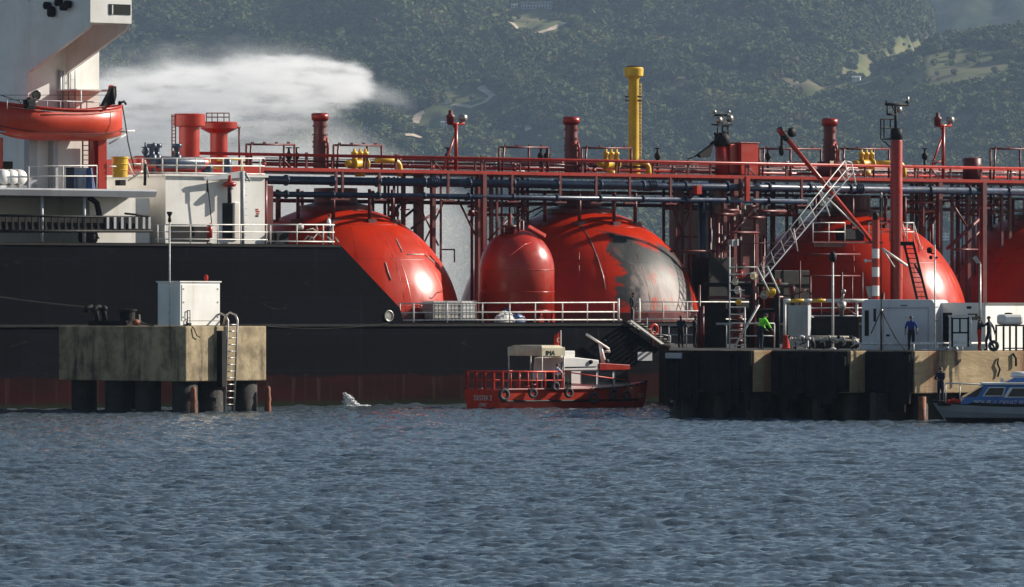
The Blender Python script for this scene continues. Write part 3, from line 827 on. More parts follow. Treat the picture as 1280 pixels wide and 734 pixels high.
# poop railings
railing('railing', ((193, 281), (334, 281)), .25, POOP, (1, .62, .22), (197, 206, 238, 272, 301, 333))
railing('railing', ((333, 281), (418, 281)), .3, POOP, (1, .62, .14), (338, 371, 404, 416), .04)
b = MB()
b.path([S(379, 303, .8), S(385, 295, .8), S(392, 298, .8), S(397, 291, .8), S(391, 286, .8), S(383, 288, .8)], .05); b.path([S(395, 281, .6), S(397, 290, .6), S(401, 296, .6)], .05); b.path([S(386, 302, .5), S(390, 296, .5), S(394, 303, .5)], .05)
b.bar(S(409, 296, .5), S(416, 303, .5), .06); b.bar(S(419, 297, .3), S(423, 303, .3), .05)
b.build('mooring_pipe', M['hose'], ship)
b = MB(); b.box(U(343, 1.2), U(361, 1.2), 1.2, 1.9, POOP, Zs(350, 289, 1.2)); b.box(U(345, 1.2), U(359, 1.2), 1.15, 1.195, POOP + .2, Zs(350, 291, 1.2)); b.build('deck_locker', M['black'], ship, None, .04)
b = MB(); b.lathe(S(375, 284, .9), [(.0, -.18), (.2, -.12), (.22, .1), (.1, .2), (0, .22)], 14); b.build('vent_cowl', M['wrail'], ship)
# dark house front wall behind the first tank's left flank with pipes
b = MB(); b.box(uD1 + .16, uD1 + 2.4, 4.0, BEAM - 2, POOP - 3, Zs(340, 232, 4)); b.bar((uD1 + 1.2, 3.2, POOP), (uD1 + 1.2, 3.2, Zs(340, 226, 3)), .16, 10); b.build('cofferdam_house', M['dred'], ship)

# deck over the block: red machinery, rail and mushroom vents
wV = 5.0
b = MB(); b.box(U(196, wV), U(330, wV), wV, wV + 5, zD + .125, Zs(250, 206, wV)); b.box(U(183, wV), U(200, wV), wV + .3, wV + 4, zD - .1, Zs(190, 198, wV))
b.lathe((U(205, wV), wV - .6, (zD + Zs(200, 200, wV)) / 2 + .3), [(.32, -2.6), (.4, -2.4), (.4, 2.4), (.32, 2.6)], 14, True, 'x')
b.build('machinery_house', M['red'], ship, None, .05)
b = MB()
for px in (190, 196, 221): b.lathe(S(px, 205, wV - .9), [(.28, 0), (.28, .5), (.16, .55), (.16, .9), (.3, .95), (.3, 1.15)], 12)
b.lathe((U(212, wV), wV - 1.0, Zs(212, 204, wV)), [(.3, -1.6), (.36, -1.5), (.36, 1.5), (.3, 1.6)], 14, True, 'x')
b.build('deck_pump', M['blue'], ship)
for px in (181.5, 192):
    b = MB(); q = S(px, 200, wV - .8); b.bar((q[0], q[1], zD), (q[0], q[1], q[2] + .4), .1, 8); b.lathe((q[0], q[1], q[2] + .3), [(.12, 0), (.22, .15), (.12, .35), (.05, .5), (.05, .7)], 10); b.torus((q[0], q[1], q[2] + .72), .2, .03, 'z'); b.build('deck_valve', M['blue'], ship)
railing('railing', ((162, 198), (331, 198)), wD + .1, zD + .12, (1, .55, .08), (178, 203, 221, 245, 279, 302, 325), .035)
b = MB(); b.bar(S(158, 199, 1.4), S(168, 222, 1.4), .05); b.bar(S(162, 205, 1.4), S(176, 205, 1.4), .035); b.bar(S(181, 200, 1.4), S(186, 222, 1.4), .05); b.bar(S(178, 214, 1.4), S(160, 226, 1.4), .05); b.build('deck_davit', M['wrail'], ship)
b = MB(); b.bar(S(182, 205, 1.2), S(181, 232, 1.2), .09); b.build('winch_post', M['black'], ship)
b = MB(); b.box(U(149, 1.2), U(156, 1.2), 1.1, 1.6, Zs(152, 232, 1.2), Zs(152, 225, 1.2)); b.build('davit_winch', M['black'], ship)
# mushroom vents
def lathe_px(px, w, prof, mat_, name, n=28, parent=ship):
    """prof: (pixel half width, pixel row) from the bottom up."""
    c = S(px, HZ, w); Yw = SF.world(c)[1]; b = MB()
    b.lathe((c[0], w, 0), [(r * Yw / K, Zs(px, y, w)) for r, y in prof], n, False)
    for i in range(len(b.sm)): b.sm[i] = len(b.f[i]) == 4
    o = b.build(name, mat_, parent)
    md = o.modifiers.new('edges', 'EDGE_SPLIT'); md.split_angle = R(35)
    return o, c
mv, c1 = lathe_px(236.5, 5.5, [(13, 224), (13, 159), (20, 157.5), (20, 144), (18.5, 142.5), (0, 142)], M['red'], 'mushroom_vent')
b = MB()
for x in (215, 219.5): b.bar(S(x, 205, 5.0), S(x, 143, 5.0), .04, 5)
for k in range(14): b.bar(S(215, 202 - 4.3 * k, 5.0), S(219.5, 202 - 4.3 * k, 5.0), .03, 4)
b.bar(S(215, 145, 5.0), S(219, 145, 5.0), .03, 4); b.build('ladder', M['dred'], mv)
mv2, c2 = lathe_px(273.5, 7.5, [(11, 215), (11, 167), (14, 165.5), (23, 161), (23.5, 154), (22, 152.5), (0, 152)], M['red'], 'mushroom_vent')
b = MB()
for x in (258, 265, 272, 280, 286.5): b.bar(S(x, 152, 6.8), S(x, 141.5, 6.8), .03, 5)
for y in (141.5, 146.5): b.bar(S(258, y, 6.8), S(286.5, y, 6.8), .035, 5)
b.build('vent_railing', M['dred'], mv2)
b = MB(); b.bar(S(294, 159, 7), S(300, 159, 7), .08); b.bar(S(299, 159, 7), S(299, 210, 7), .06); b.build('vent_drain', M['dred'], mv2)

# ---- pipe deck above the tanks
wF = 6.0
def zl(py, px=640, w=wF): return Zs(px, py, w)
uA, uB = U(215, wF), U(1420, wF)
zTop, zLow, zFloor = zl(198.5), zl(216.5), zl(218.5)
b = MB(); b.bar((uA, wF, zTop), (uB, wF, zTop), .075, 8); b.bar((uA, wF, zTop - .07), (uB, wF, zTop - .07), .05, 8)
b.build('walkway_handrail', M['red'], ship)
b = MB(); b.box(uA, uB, wF - .09, wF + .09, zLow - .1, zLow + .1); b.box(uA, uB, wF + 2.6, wF + 2.8, zLow - .12, zLow + .1)
for k in range(90):
    x = uA + (uB - uA) * k / 89; b.box(x - .04, x + .04, wF + .095, wF + 2.595, zLow - .08, zLow + .05)
b.build('walkway_beam', M['red'], ship)
b = MB(); b.box(uA, uB, wF + .1, wF + 2.59, zLow + .055, zLow + .085)
for i in range(60):
    pass
b.build('walkway_grating', M['dred'], ship)
for i, px in enumerate([224, 312, 352, 385, 417, 457, 497, 541, 596, 604, 652, 681, 730, 772, 818, 862, 890, 934, 985, 1040, 1083, 1146, 1165, 1190, 1228, 1262]):
    x = U(px, wF); b = MB(); hv = .09 if i % 3 else .15
    b.box(x - hv / 2, x + hv / 2, wF + .1, wF + .2, zLow + .1, zTop + (.0 if i % 3 else .15))
    if i % 4 == 1: b.box(x + .2, x + .28, wF + .1, wF + .2, zLow + .1, zTop)
    if i % 5 == 2: b.bar((x, wF + .15, zTop - .1), (x + .8, wF + .15, zLow + .1), .05)
    b.build('walkway_post', M['dred'], ship)
# parallel red pipes and thin lines in the deck
for (y, w, r, mt_, xa, xb_) in ((206, 7.4, .07, 'dred', 330, 1420), (211, 8.0, .1, 'red', 330, 1420), (202, 9.6, .05, 'red', 500, 1420), (209, 9.4, .06, 'dred', 300, 900), (205, 10.2, .08, 'dred', 640, 1420)):
    b = MB(); z_ = zl(y, 640, w); b.bar((U(xa, w), w, z_), (U(xb_, w), w, z_), r, 8)
    x = U(xa, w); 
    while x < U(xb_, w):
        b.lathe((x, w, z_), [(r + .05, -.06), (r + .05, .06)], 10, False, 'x'); x += 6.3
    b.build('cargo_pipe', M[mt_], ship)
# blue cargo lines with flanges and bellows
for (y, w, r) in ((229.5, 5.2, .235), (231, 8.8, .2), (246.5, 5.0, .15), (248, 8.4, .12)):
    b = MB(); z_ = zl(y, 640, w); x0_, x1_ = U(332, w), U(1420, w) 
    if y > 240: x1_ = U(1008, w)
    b.bar((x0_, w, z_), (x1_, w, z_), r, 12)
    x = x0_ + 1.5; k = 0
    while x < x1_:
        b.lathe((x, w, z_), [(r + .08, -.05), (r + .08, .05)], 14, False, 'x')
        if k % 5 == 3 and y < 240:
            for q in range(4): b.lathe((x + .5 + .16 * q, w, z_), [(r, -.07), (r + .09, 0), (r, .07)], 14, True, 'x')
        x += 3.4; k += 1
    o = b.build('cargo_pipe', M['blue'], ship); o['label'] = 'dark blue cargo pipe'
# hangers between beam and blue lines
for px in (420, 428, 474, 560, 640, 700, 745, 787, 838, 1002, 1230):
    b = MB(); x = U(px, 5.0); b.box(x - .08, x + .08, 4.95, 5.06, zl(252), zLow - .1); b.box(x - .45, x + .45, 4.9, 5.1, zl(253.5), zl(251.5)); b.build('pipe_hanger', M['dred'], ship)
b = MB(); q = U(934, 4.6); b.box(q - .16, q + .16, 4.5, 4.7, zl(248), zLow); b.box(U(870, 4.6) - .0, U(876, 4.6), 4.5, 4.9, zl(240), zl(229)); b.build('pipe_clamp', M['red'], ship)
b = MB(); b.bar((U(640, 11), 11, zl(237)), (U(1420, 11), 11, zl(237)), .1); b.bar((U(330, 12), 12, zl(252)), (U(1420, 12), 12, zl(252)), .12); b.build('far_side_pipe', M['dred'], ship)
# trestles
def trestle(posts, braces, w=7.0):
    b = MB()
    for px, r, w_ in posts:
        x = U(px, w_); b.box(x - r, x + r, w_ - r, w_ + r, DECK, zLow - .13)
    for (a, c_, r, w_) in braces: b.bar(S(*a, w_), S(*c_, w_), r, 6)
    return b.build('trestle', M['dred'], ship)
trestle([(504.5, .09, 8), (522, .19, 9), (527, .1, 10), (541, .13, 6.5), (551, .05, 6.5)],
        [((522, 252), (548, 307), .06, 7.5), ((556, 250), (528, 308), .06, 7.4), ((514, 286), (548, 262), .08, 7), ((551, 312), (568, 312), .045, 7), ((568, 312), (568, 328), .045, 7), ((500, 262), (512, 262), .04, 7)], 7)
trestle([(598, .12, 6.5), (604.5, .14, 5), (614, .1, 8), (621, .06, 7), (627, .05, 9)],
        [((573, 250), (597, 300), .07, 7.5), ((604, 250), (586, 280), .05, 7.4), ((592, 252), (592, 262), .03, 6), ((592, 262), (597, 265), .03, 6), ((610, 300), (640, 270), .06, 5)], 7)
trestle([(845, .1, 8), (852, .12, 9), (863, .07, 7), (894, .3, 9), (905, .14, 7), (918, .2, 6), (926, .1, 5), (945, .12, 6.5)],
        [((838, 314), (912, 314), .08, 4.8), ((897, 313), (946, 258), .08, 4.8), ((836, 250), (852, 290), .07, 8), ((868, 250), (846, 305), .06, 8), ((886, 252), (902, 284), .07, 8.5), ((852, 296), (872, 296), .06, 8.4), ((934, 258), (948, 258), .07, 4.7), ((932, 262), (905, 312), .06, 5)], 7)
o_ = MB(); x = U(878.5, 7); o_.bar((x, 7, DECK), (x, 7, zl(228)), .25, 12); x = U(889, 8); o_.bar((x, 8, DECK), (x, 8, zl(240)), .07, 8); o_.lathe((U(878.5, 7), 7, zl(262)), [(.32, -.06), (.32, .06)], 14, False); o_.build('cargo_riser', M['blue'], ship)
trestle([(1140, .1, 9), (1151, .1, 8), (1154, .06, 7), (1174, .16, 6), (1190, .08, 9), (1210, .13, 8), (1217, .08, 9), (1224, .1, 7), (1229, .17, 5), (1252, .09, 8), (1262, .1, 8)],
        [((1139, 255), (1153, 278), .06, 7.5), ((1158, 250), (1168, 266), .05, 8), ((1172, 252), (1152, 284), .06, 7.6), ((1180, 252), (1160, 288), .10, 7.4), ((1187, 250), (1211, 287), .08, 7), ((1226, 272), (1184, 311), .13, 5.5), ((1226, 288), (1202, 311), .08, 5.4), ((1120, 251.5), (1232, 251.5), .06, 8), ((1190, 312), (1222, 312), .06, 4.6), ((1220, 258), (1205, 276), .05, 7.4)], 7)
random.seed(17)
for (xa, xb_, n_) in ((478, 528, 7), (585, 660, 12), (828, 885, 10), (930, 1000, 10), (1128, 1170, 8), (1195, 1262, 10)):
    b = MB()
    for k in range(n_):
        px = random.uniform(xa, xb_); w_ = random.uniform(7.5, 13); x = U(px, w_); r = random.uniform(.04, .11)
        b.bar((x, w_, DECK), (x, w_, zLow - .2), r, 8)
        if k % 2: b.path([(x, w_, zl(random.uniform(252, 275))), (x + random.uniform(.5, 1.4), w_, zl(random.uniform(252, 262)))], r * .8, 6)
    for k in range(3):
        y = random.uniform(250, 270); w_ = random.uniform(7, 10); b.bar(S(xa, y, w_), S(xb_, y + random.uniform(-1, 1), w_), random.uniform(.05, .1), 8)
    for k in range(4):
        px = random.uniform(xa, xb_); q = S(px, random.uniform(252, 268), 7.4); b.lathe(q, [(0, -.2), (.16, -.12), (.16, .12), (0, .2)], 10, True, random.choice('xz'))
    b.build('deck_pipework', M['dred'], ship)
# pipework and valves standing between the second and third tank
random.seed(4)
b = MB()
for k in range(16):
    px = random.uniform(884, 960); w = random.uniform(4.2, 9); x = U(px, w); z0_ = DECK; z1_ = Zs(px, random.uniform(250, 330), w)
    b.bar((x, w, z0_), (x, w, z1_), random.uniform(.05, .14), 8)
for k in range(9):
    px = random.uniform(884, 940); y = random.uniform(262, 360); w = random.uniform(4.2, 7); a = S(px, y, w); l = random.uniform(1, 3); b.bar(a, (a[0] + l, w, a[2]), random.uniform(.05, .12), 8)
b.build('manifold_pipework', M['dred'], ship)
b = MB(); b.box(U(888, 9), U(958, 9), 9, 13, DECK, Zs(920, 258, 9)); b.box(U(860, 10.5), U(890, 10.5), 10.5, 13, DECK, Zs(880, 318, 10.5)); b.build('compressor_house', M['dred'], ship, None, .05)
b = MB(); b.box(U(886, 3.6), U(918, 3.6), 3.6, 5.2, DECK, Zs(900, 322, 3.6)); b.box(U(920, 3.4), U(948, 3.4), 3.4, 4.8, DECK, Zs(930, 352, 3.4)); b.box(U(968, 1.6), U(1012, 1.6), 1.6, 2.0, DECK, Zs(990, 338, 1.6)); b.build('dark_gap_block', M['black'], ship, None, .04)  # black boxes added to darken the gap between the tanks like deep shade
for k in range(26):
    pass
b = MB()
for (px, y) in ((922, 258), (925, 264), (931, 258), (918, 272), (930, 273), (944, 262), (953, 258), (958, 258), (930, 274), (906, 296), (926, 297)):
    q = S(px, y, 4.6); b.box(q[0] - .05, q[0] + .05, 4.55, 4.65, q[2] - .16, q[2] + .05)
b.build('pipe_tag', M['hose'], ship)
b = MB(); q = S(915, 304, 4.4); b.box(q[0] - .25, q[0] + .12, 4.1, 4.5, q[2] - .2, q[2] + .22); q = S(919, 303, 4.2); b.box(q[0], q[0] + .12, 4.0, 4.09, q[2] - .2, q[2] + .2); b.build('deck_light', M['grey'], ship)
b = MB(); b.bar(S(921, 304, 4.3), S(988, 304, 4.3), .035); b.build('guide_wire', M['dred'], ship)

# white railing on the far side of the pipe deck
b = MB()
for y in (203, 210): b.bar((U(330, 11.5), 11.5, zl(y, 640, 11.5)), (U(1420, 11.5), 11.5, zl(y, 640, 11.5)), .035)
for k in range(46):
    x = U(330, 11.5) + (U(1420, 11.5) - U(330, 11.5)) * k / 45; b.bar((x, 11.5, zLow), (x, 11.5, zl(203, 640, 11.5)), .035)
b.build('railing', M['wrail'], ship)
b = MB(); b.box(U(330, 11), U(1420, 11), 8.9, 11.6, zLow - .14, zLow - .02); b.build('far_walkway', M['dred'], ship)

# hoop frames
for (xa, xm, xb_, y) in ((308, 355, 368, 180.5), (417, 459, 477, 181.5), (624, 661, 685, 184), (727, 771, 789, 185), (949, 988, 1026, 186), (1049, 1092, 1111, 186), (1238, 1275, 1300, 186)):
    b = MB(); w = 7.2
    for px in (xa, xa + 4, xm, xb_): 
        b.bar((U(px, w), w, zLow), S(px + (2 if px == xa + 4 else 0), y, w), .07, 6)
    b.bar(S(xa, y, w), S(xb_, y + .5, w), .06, 6)
    for k in range(4): q = S(xa + (xb_ - xa) * (k + .5) / 4, y - 1, w); b.box(q[0] - .08, q[0] + .08, w - .05, w + .05, q[2], q[2] + .1)
    b.build('hoist_frame', M['dred'], ship)

# vent masts (three alike) and the tall yellow stack
def vent_mast(px, ytop, ybot, w=8.0, hw=8.6):
    k = (ybot - ytop)
    o, c = lathe_px(px, w, [(hw, ybot), (hw, ytop + 30), (hw * .92, ytop + 28), (hw * .95, ytop + 10.5), (hw * 1.24, ytop + 8), (hw * 1.24, ytop + 1), (hw * 1.05, ytop), (0, ytop)], M['dred'], 'vent_mast', 24)
    b = MB(); Yw = SF.world(c)[1]; rr = hw * Yw / K
    for y in (ytop + 16, ytop + 27, ytop + 36, ytop + 42): b.lathe((c[0], w, Zs(px, y, w)), [(rr * .9, -.05), (rr * 1.12, -.05), (rr * 1.12, .05), (rr * .9, .05)], 20, False)
    b.build('clamp_ring', M['dred'], o)
    b = MB(); b.lathe((c[0], w, 0), [(rr * 1.25, Zs(px, ytop + 8, w)), (rr * 1.27, Zs(px, ytop + 1, w))], 24); b.build('cap_band', M['red'], o)
    b = MB(); b.path([S(px + hw * .9, ytop + 30, w - .5), S(px + hw * 1.15, ytop + 40, w - .5), S(px + hw * 1.1, ybot, w - .5)], .07); b.path([S(px + hw * .2, ytop + 36, w - .75), S(px + hw * .9, ytop + 30, w - .6)], .05); b.build('drain_pipe', M['red'], o)
    return o
vent_mast(400, 141.5, 214); vent_mast(714, 146, 216); vent_mast(1037, 148, 216, 8.0, 8.2)
ys, c = lathe_px(792, 9.0, [(8.5, 224), (8.5, 205), (7, 203), (6.6, 100), (8, 97.5), (12, 95), (12.5, 86), (11.5, 84.5), (9, 84), (0, 84)], M['yellow'], 'vent_stack', 28)
ys['label'] = 'tall yellow vent stack with flared top'
b = MB()
for k in range(24): y = 106 + 4.4 * k; b.bar(S(798, y, 8.7), S(801.5, y, 8.7), .022, 4)
b.bar(S(801.5, 104, 8.7), S(801.5, 208, 8.7), .02, 4); b.build('ladder', M['yellow'], ys)
b = MB(); b.lathe((c[0], 9.0, 0), [(9.5 / K * SF.world(c)[1], Zs(792, 83.6, 9)), (8 / K * SF.world(c)[1], Zs(792, 82.5, 9)), (0, Zs(792, 82.5, 9))], 20); b.build('stack_cover', M['black'], ys)
b = MB()
for y in (121, 126): q = S(786, y, 8.5); b.box(q[0] - .25, q[0] - .05, 8.4, 8.55, q[2] - .05, q[2] + .06); q = S(799, y, 8.5); b.box(q[0] - .1, q[0] + .12, 8.4, 8.55, q[2] - .05, q[2] + .06)
b.build('stack_lug', M['black'], ys)

# yellow valves and elbows
def yellow_valve(px, w=7.0, elbow=None, dx=1.0):
    b = MB(); q = S(px, 205, w)
    b.lathe((q[0], w, q[2]), [(.36, -.5), (.36, -.42), (.22, -.36), (.3, 0), (.22, .36), (.36, .42), (.36, .5)], 14, True, 'x')
    for d in (-.42, 0, .4):
        b.lathe((q[0] + d, w, q[2] + .2), [(.13, 0), (.13, .35), (.2, .38), (.2, .5), (.08, .55), (.08, .7)], 10)
    b.lathe((q[0], w, q[2] - .75), [(.3, 0), (.3, .35)], 12)
    b.bar((q[0] - .5, w, q[2]), (q[0] - 1.0, w, q[2]), .2, 10)
    if elbow:
        (xa, ya), (xb_, yb) = elbow
        b.path([S(xa, ya, w + .3), S(xb_ - 8, ya, w + .3), S(xb_ - 3, ya + 2, w + .3), S(xb_ - .5, ya + 6, w + .3), S(xb_, ya + 11, w + .3), S(xb_, yb, w + .3)], .17, 10)
    return b.build('cargo_valve', M['yellow'], ship)
yellow_valve(450, 6.9, ((470, 201), (500, 221))); yellow_valve(764, 6.9, ((795, 203), (811, 222))); yellow_valve(1083, 6.7, ((1095, 204), (1130, 222)))
b = MB(); b.path([S(262, 199, 4.5), S(262, 208, 4.5), S(268, 210, 4.5), S(286, 210, 4.5)], .06); b.path([S(272, 200, 4.4), S(284, 199, 4.4), S(302, 199, 4.4), S(303, 216, 4.4)], .09); b.build('yellow_pipe', M['yellow'], ship)
b = MB(); q = S(259, 212, 4.3); b.lathe(q, [(.25, -.3), (.35, -.1), (.35, .2), (.2, .4)], 12); q = S(284, 212, 4.3); b.lathe(q, [(.2, -.5), (.26, -.1), (.26, .5), (.12, .7)], 12); b.build('deck_pump', M['blue'], ship)
# small black valves on the pipe deck
for px in (361, 370, 560, 676, 684, 822, 960, 1156):
    b = MB(); q = S(px, 200, 8.4); b.bar((q[0], 8.4, zLow), (q[0], 8.4, q[2] + .1), .09, 8); b.lathe((q[0], 8.4, q[2]), [(.1, 0), (.2, .15), (.2, .35), (.08, .45), (.06, .7)], 10); b.torus((q[0], 8.4, q[2] + .72), .17, .03, 'z'); b.build('line_valve', M['black'], ship)
b = MB()
for (xa, xb_, y0_, y1_) in ((640, 655, 210, 217), (693, 712, 206, 216), (1138, 1160, 210, 222), (1247, 1270, 210, 222), (857, 872, 206, 222), (980, 1012, 205, 220)):
    for y in (y0_, (y0_ + y1_) / 2): b.bar(S(xa, y, 9.9), S(xb_, y, 9.9), .045)
    for k in range(4): x = xa + (xb_ - xa) * k / 3; b.bar(S(x, y0_, 9.9), S(x, y1_, 9.9), .04)
b.path([S(975, 208, 8.6), S(984, 203, 8.6), S(1000, 201, 8.6), S(1012, 203, 8.6)], .08); b.build('white_pipework', M['wrail'], ship)

# signal masts
def signal_mast(px, ytop, w=7.0):
    b = MB(); b.bar((U(px, w), w, zLow), S(px, ytop + 19, w), .12, 8); b.bar(S(px - 18, 217, w), S(px - 1, ytop + 32, w), .07, 6)
    b.bar(S(px - 12, 205, w), S(px, 200, w), .05); b.bar(S(px - 10, ytop + 19, w), S(px + 10, ytop + 19, w), .09, 6); b.bar(S(px - 5, ytop + 19, w), S(px, ytop + 26, w), .06)
    o = b.build('signal_mast', M['red'], ship)
    b = MB(); q = S(px - 7, ytop + 15, w); b.lathe(q, [(.1, -.25), (.22, -.2), (.22, .1), (.26, .12), (.26, .3), (.12, .38), (.12, .6), (0, .62)], 12); b.build('signal_lamp', M['dred'], o)
    b = MB(); q = S(px + 9, ytop + 12, w); b.lathe((q[0], w, q[2]), [(.0, -.22), (.2, -.18), (.24, .16), (.1, .2)], 12, True, 'y'); b.bar((q[0], w, q[2] - .4), (q[0], w, q[2] - .1), .05); b.build('flood_lamp', M['steel'], o)
    return o
signal_mast(570, 135.5); signal_mast(1179, 138)
# radar mast with lamps
b = MB(); w = 7.5; q = S(902.5, 200, w); b.lathe((q[0], w, 0), [(.46, zLow), (.44, Zs(902, 183, w))], 18); rm = b.build('lamp_mast', M['red'], ship)
b = MB(); b.lathe((q[0], w, 0), [(.48, Zs(902, 183, w) + .01), (.5, Zs(902, 172, w)), (.3, Zs(902, 166, w))], 18)
for x in (897, 903, 910): b.bar(S(x, 175, w - .2), S(x, 158 if x != 903 else 142, w - .2), .05)
for y in (158, 165): b.bar(S(903, y, w - .2), S(911, y, w - .2), .04)
b.bar(S(892, 144, w), S(915, 144, w), .06); b.box(q[0] - .6, q[0] + .6, w - .3, w + .3, Zs(902, 157, w), Zs(902, 155, w)); b.bar(S(893, 167, w), S(897, 170, w), .1)
b.build('lamp_platform', M['black'], rm)
b = MB()
for (x, y, r) in ((899, 150, .2), (912, 148, .22), (893, 140, .12), (911, 140, .1)):
    q2 = S(x, y, w - .1); b.lathe(q2, [(0, -r), (r, -r * .6), (r * 1.1, r * .5), (r * .5, r)], 12, True, 'y'); b.bar((q2[0], w, q2[2] - r), (q2[0], w, q2[2] - r - .2), .04)
b.build('flood_lamp', M['steel'], rm)
b = MB(); q = S(888, 182, w); b.add([S(889, 181, w), S(885, 197, w), S(874, 197, w), S(871, 193, w)], [(0, 1, 2, 3)]); b.prism([(U(889, w), Zs(889, 180, w)), (U(885, w), Zs(885, 196, w)), (U(873, w), Zs(873, 197, w)), (U(871, w), Zs(871, 193, w))], w - .25, w + .05); b.bar(S(889, 181, w), S(893, 178, w), .14); b.bar(S(872, 194, w), S(860, 199, w), .04); b.build('foam_monitor', M['black'], ship)
b = MB(); w = 6.6; b.box(U(926.5, w), U(948, w), w, w + 1.8, zl(213), Zs(935, 179, w)); b.box(U(913, w + .3), U(926.3, w), w + .3, w + 1.6, zl(211), Zs(920, 180, w)); b.box(U(926, w) - .05, U(948.5, w) + .05, w - .05, w + 1.85, Zs(935, 179, w) + .003, Zs(935, 178, w)); b.build('pump_house', M['red'], ship, None, .03)
b = MB(); b.lathe(S(1040, 213, 7.0), [(.95, -.55), (.95, .55)], 20); b.build('expansion_drum', M['dred'], ship)
b = MB(); b.lathe(S(1215, 213, 7.2), [(.6, -.6), (.6, .75), (.5, .8), (0, .85)], 18); b.build('expansion_drum', M['dred'], ship)
b = MB(); q = S(1041, 203.5, 5.9); b.box(q[0] - .15, q[0] + .15, 5.98, 6.03, q[2] - .1, q[2] + .12); b.build('notice_plate', M['canvas'], ship)

# big red derrick post, its lamp frame and the boom
wP = 1.6
po, c = lathe_px(1120.5, wP, [(7.6, 402), (7.6, 176), (7.4, 175.5), (0, 175.5)], M['red'], 'derrick_post', 26)
b = MB(); Yw = SF.world(c)[1]
b.lathe((c[0], wP, 0), [(7.7 * Yw / K, Zs(1120, 175, wP)), (7.4 * Yw / K, Zs(1120, 162, wP)), (4 * Yw / K, Zs(1120, 160, wP)), (0, Zs(1120, 160, wP))], 22)
b.bar(S(1119.5, 162, wP), S(1119.5, 133, wP), .09); b.bar(S(1120.5, 162, wP), S(1121, 140, wP), .05)
b.bar(S(1107, 130.5, wP), S(1135, 131, wP), .09, 6); b.bar(S(1109, 143, wP), S(1120, 143.5, wP), .07); b.bar(S(1109, 143, wP), S(1109, 131, wP), .05); b.bar(S(1108, 131, wP), S(1108, 126, wP), .06); b.bar(S(1134, 131, wP), S(1134, 126, wP), .1); b.bar(S(1115, 133, wP), S(1120, 141, wP), .05); b.bar(S(1126, 133, wP), S(1120, 141, wP), .05)
for (a, d) in (((1101, 149), (1118, 149)), ((1101, 149), (1101, 174)), ((1105, 149), (1105, 174)), ((1101, 160), (1118, 160)), ((1101, 174), (1113, 174)), ((1103, 175), (1113, 184)), ((1113, 149), (1113, 160))): b.bar(S(*a, wP), S(*d, wP), .045, 5)
b.build('lamp_frame', M['black'], po)
b = MB(); q = S(1124, 137, wP); b.lathe(q, [(0, -.16), (.18, -.1), (.2, .12), (0, .16)], 10, True, 'y'); q = S(1134.5, 125, wP); b.lathe(q, [(.1, -.2), (.1, .2), (0, .22)], 8); b.build('mast_lamp', M['steel'], po)
wB = .9
b = MB(); b.bar(S(975, 163, wB), S(1090, 302, wB), .15, 8, .13); b.bar(S(974, 161, wB), S(979, 168, wB), .2, 8); db = b.build('derrick_boom', M['red'], ship)
b = MB(); b.lathe(S(990, 165.5, wB), [(.0, -.12), (.3, -.1), (.3, .1), (0, .12)], 14, True, 'y'); b.bar(S(979, 164, wB), S(987, 165, wB), .06); b.bar(S(974, 161, wB), S(984, 174, wB), .2, 8); b.bar(S(977.5, 168, wB), S(977, 192, wB), .1, 6); b.lathe(S(977, 188, wB), [(.05, -.35), (.18, -.2), (.18, .2), (.05, .35)], 10); b.build('boom_head', M['black'], db)
b = MB(); b.bar(S(1014, 228, wB), S(1090, 302, wB), .06); b.bar(S(1026, 238, wB), S(1037, 270, wB), .05); b.bar(S(1103, 311, wB), S(1135, 333, wB), .09); b.bar(S(1103, 311, wB), S(1118, 334, wB), .06); b.build('boom_stay', M['wrail'], db)

# platform against the third tank
w = 2.0
b = MB(); b.box(U(1016, w), U(1104, w), w, w + 1.2, Zs(1050, 304, w), Zs(1050, 302, w)); b.box(U(1020, w) , U(1060, w), w + .2, w + .3, Zs(1050, 309, w), Zs(1050, 304, w)); pf = b.build('tank_platform', M['dred'], ship)
for (xa, xb_) in ((1016, 1056), (1086, 1112), (1125, 1142)):
    b = MB()
    for y in (278.5, 290): b.bar(S(xa, y, w), S(xb_, y, w), .035)
    for x in (xa, (xa + xb_) / 2, xb_): b.bar(S(x, 278.5, w), S(x, 302, w), .035)
    b.build('platform_railing', M['wrail'], pf)
b = MB(); b.box(U(1058, w), U(1084, w), w + .3, w + 1.0, Zs(1070, 301, w), Zs(1070, 286, w)); b.box(U(1060, w), U(1072, w), w + .2, w + .28, Zs(1070, 299, w), Zs(1070, 288, w)); b.build('control_cabinet', M['black'], pf)
b = MB()
for k in range(9):
    px = 1000 + k * 13; q = S(px, 395, 1.2); b.bar((q[0], 1.2, DECK), (q[0], 1.2, Zs(px, random.uniform(318, 372), 1.2)), random.uniform(.05, .09), 6)
for y in (318, 345): b.bar(S(1004, y, 1.2), S(1075, y, 1.2), .06)
b.build('deck_pipework', M['dred'], ship)
# low dark red rings on the deck around the spheres
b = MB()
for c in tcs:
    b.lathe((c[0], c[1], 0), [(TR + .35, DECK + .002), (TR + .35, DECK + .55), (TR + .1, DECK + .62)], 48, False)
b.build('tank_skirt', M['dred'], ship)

# main deck railing
railing('railing', ((498, 379.5), (774, 378)), .12, DECK, (1, .52, .12), (500, 517, 559, 603, 637, 669, 703, 734, 767), .038)
railing('railing', ((795, 377.5), (936, 377.5)), .12, DECK, (1, .55, .14), (800, 829, 859, 886, 912), .038)
b = MB(); b.bar(S(773, 402, .12), S(773, 373, .12), .07); b.bar(S(773, 399, .12), S(777, 401, .12), .08); b.bar(S(799, 402, .12), S(799, 373, .12), .07); b.build('gangway_post', M['wrail'], ship)

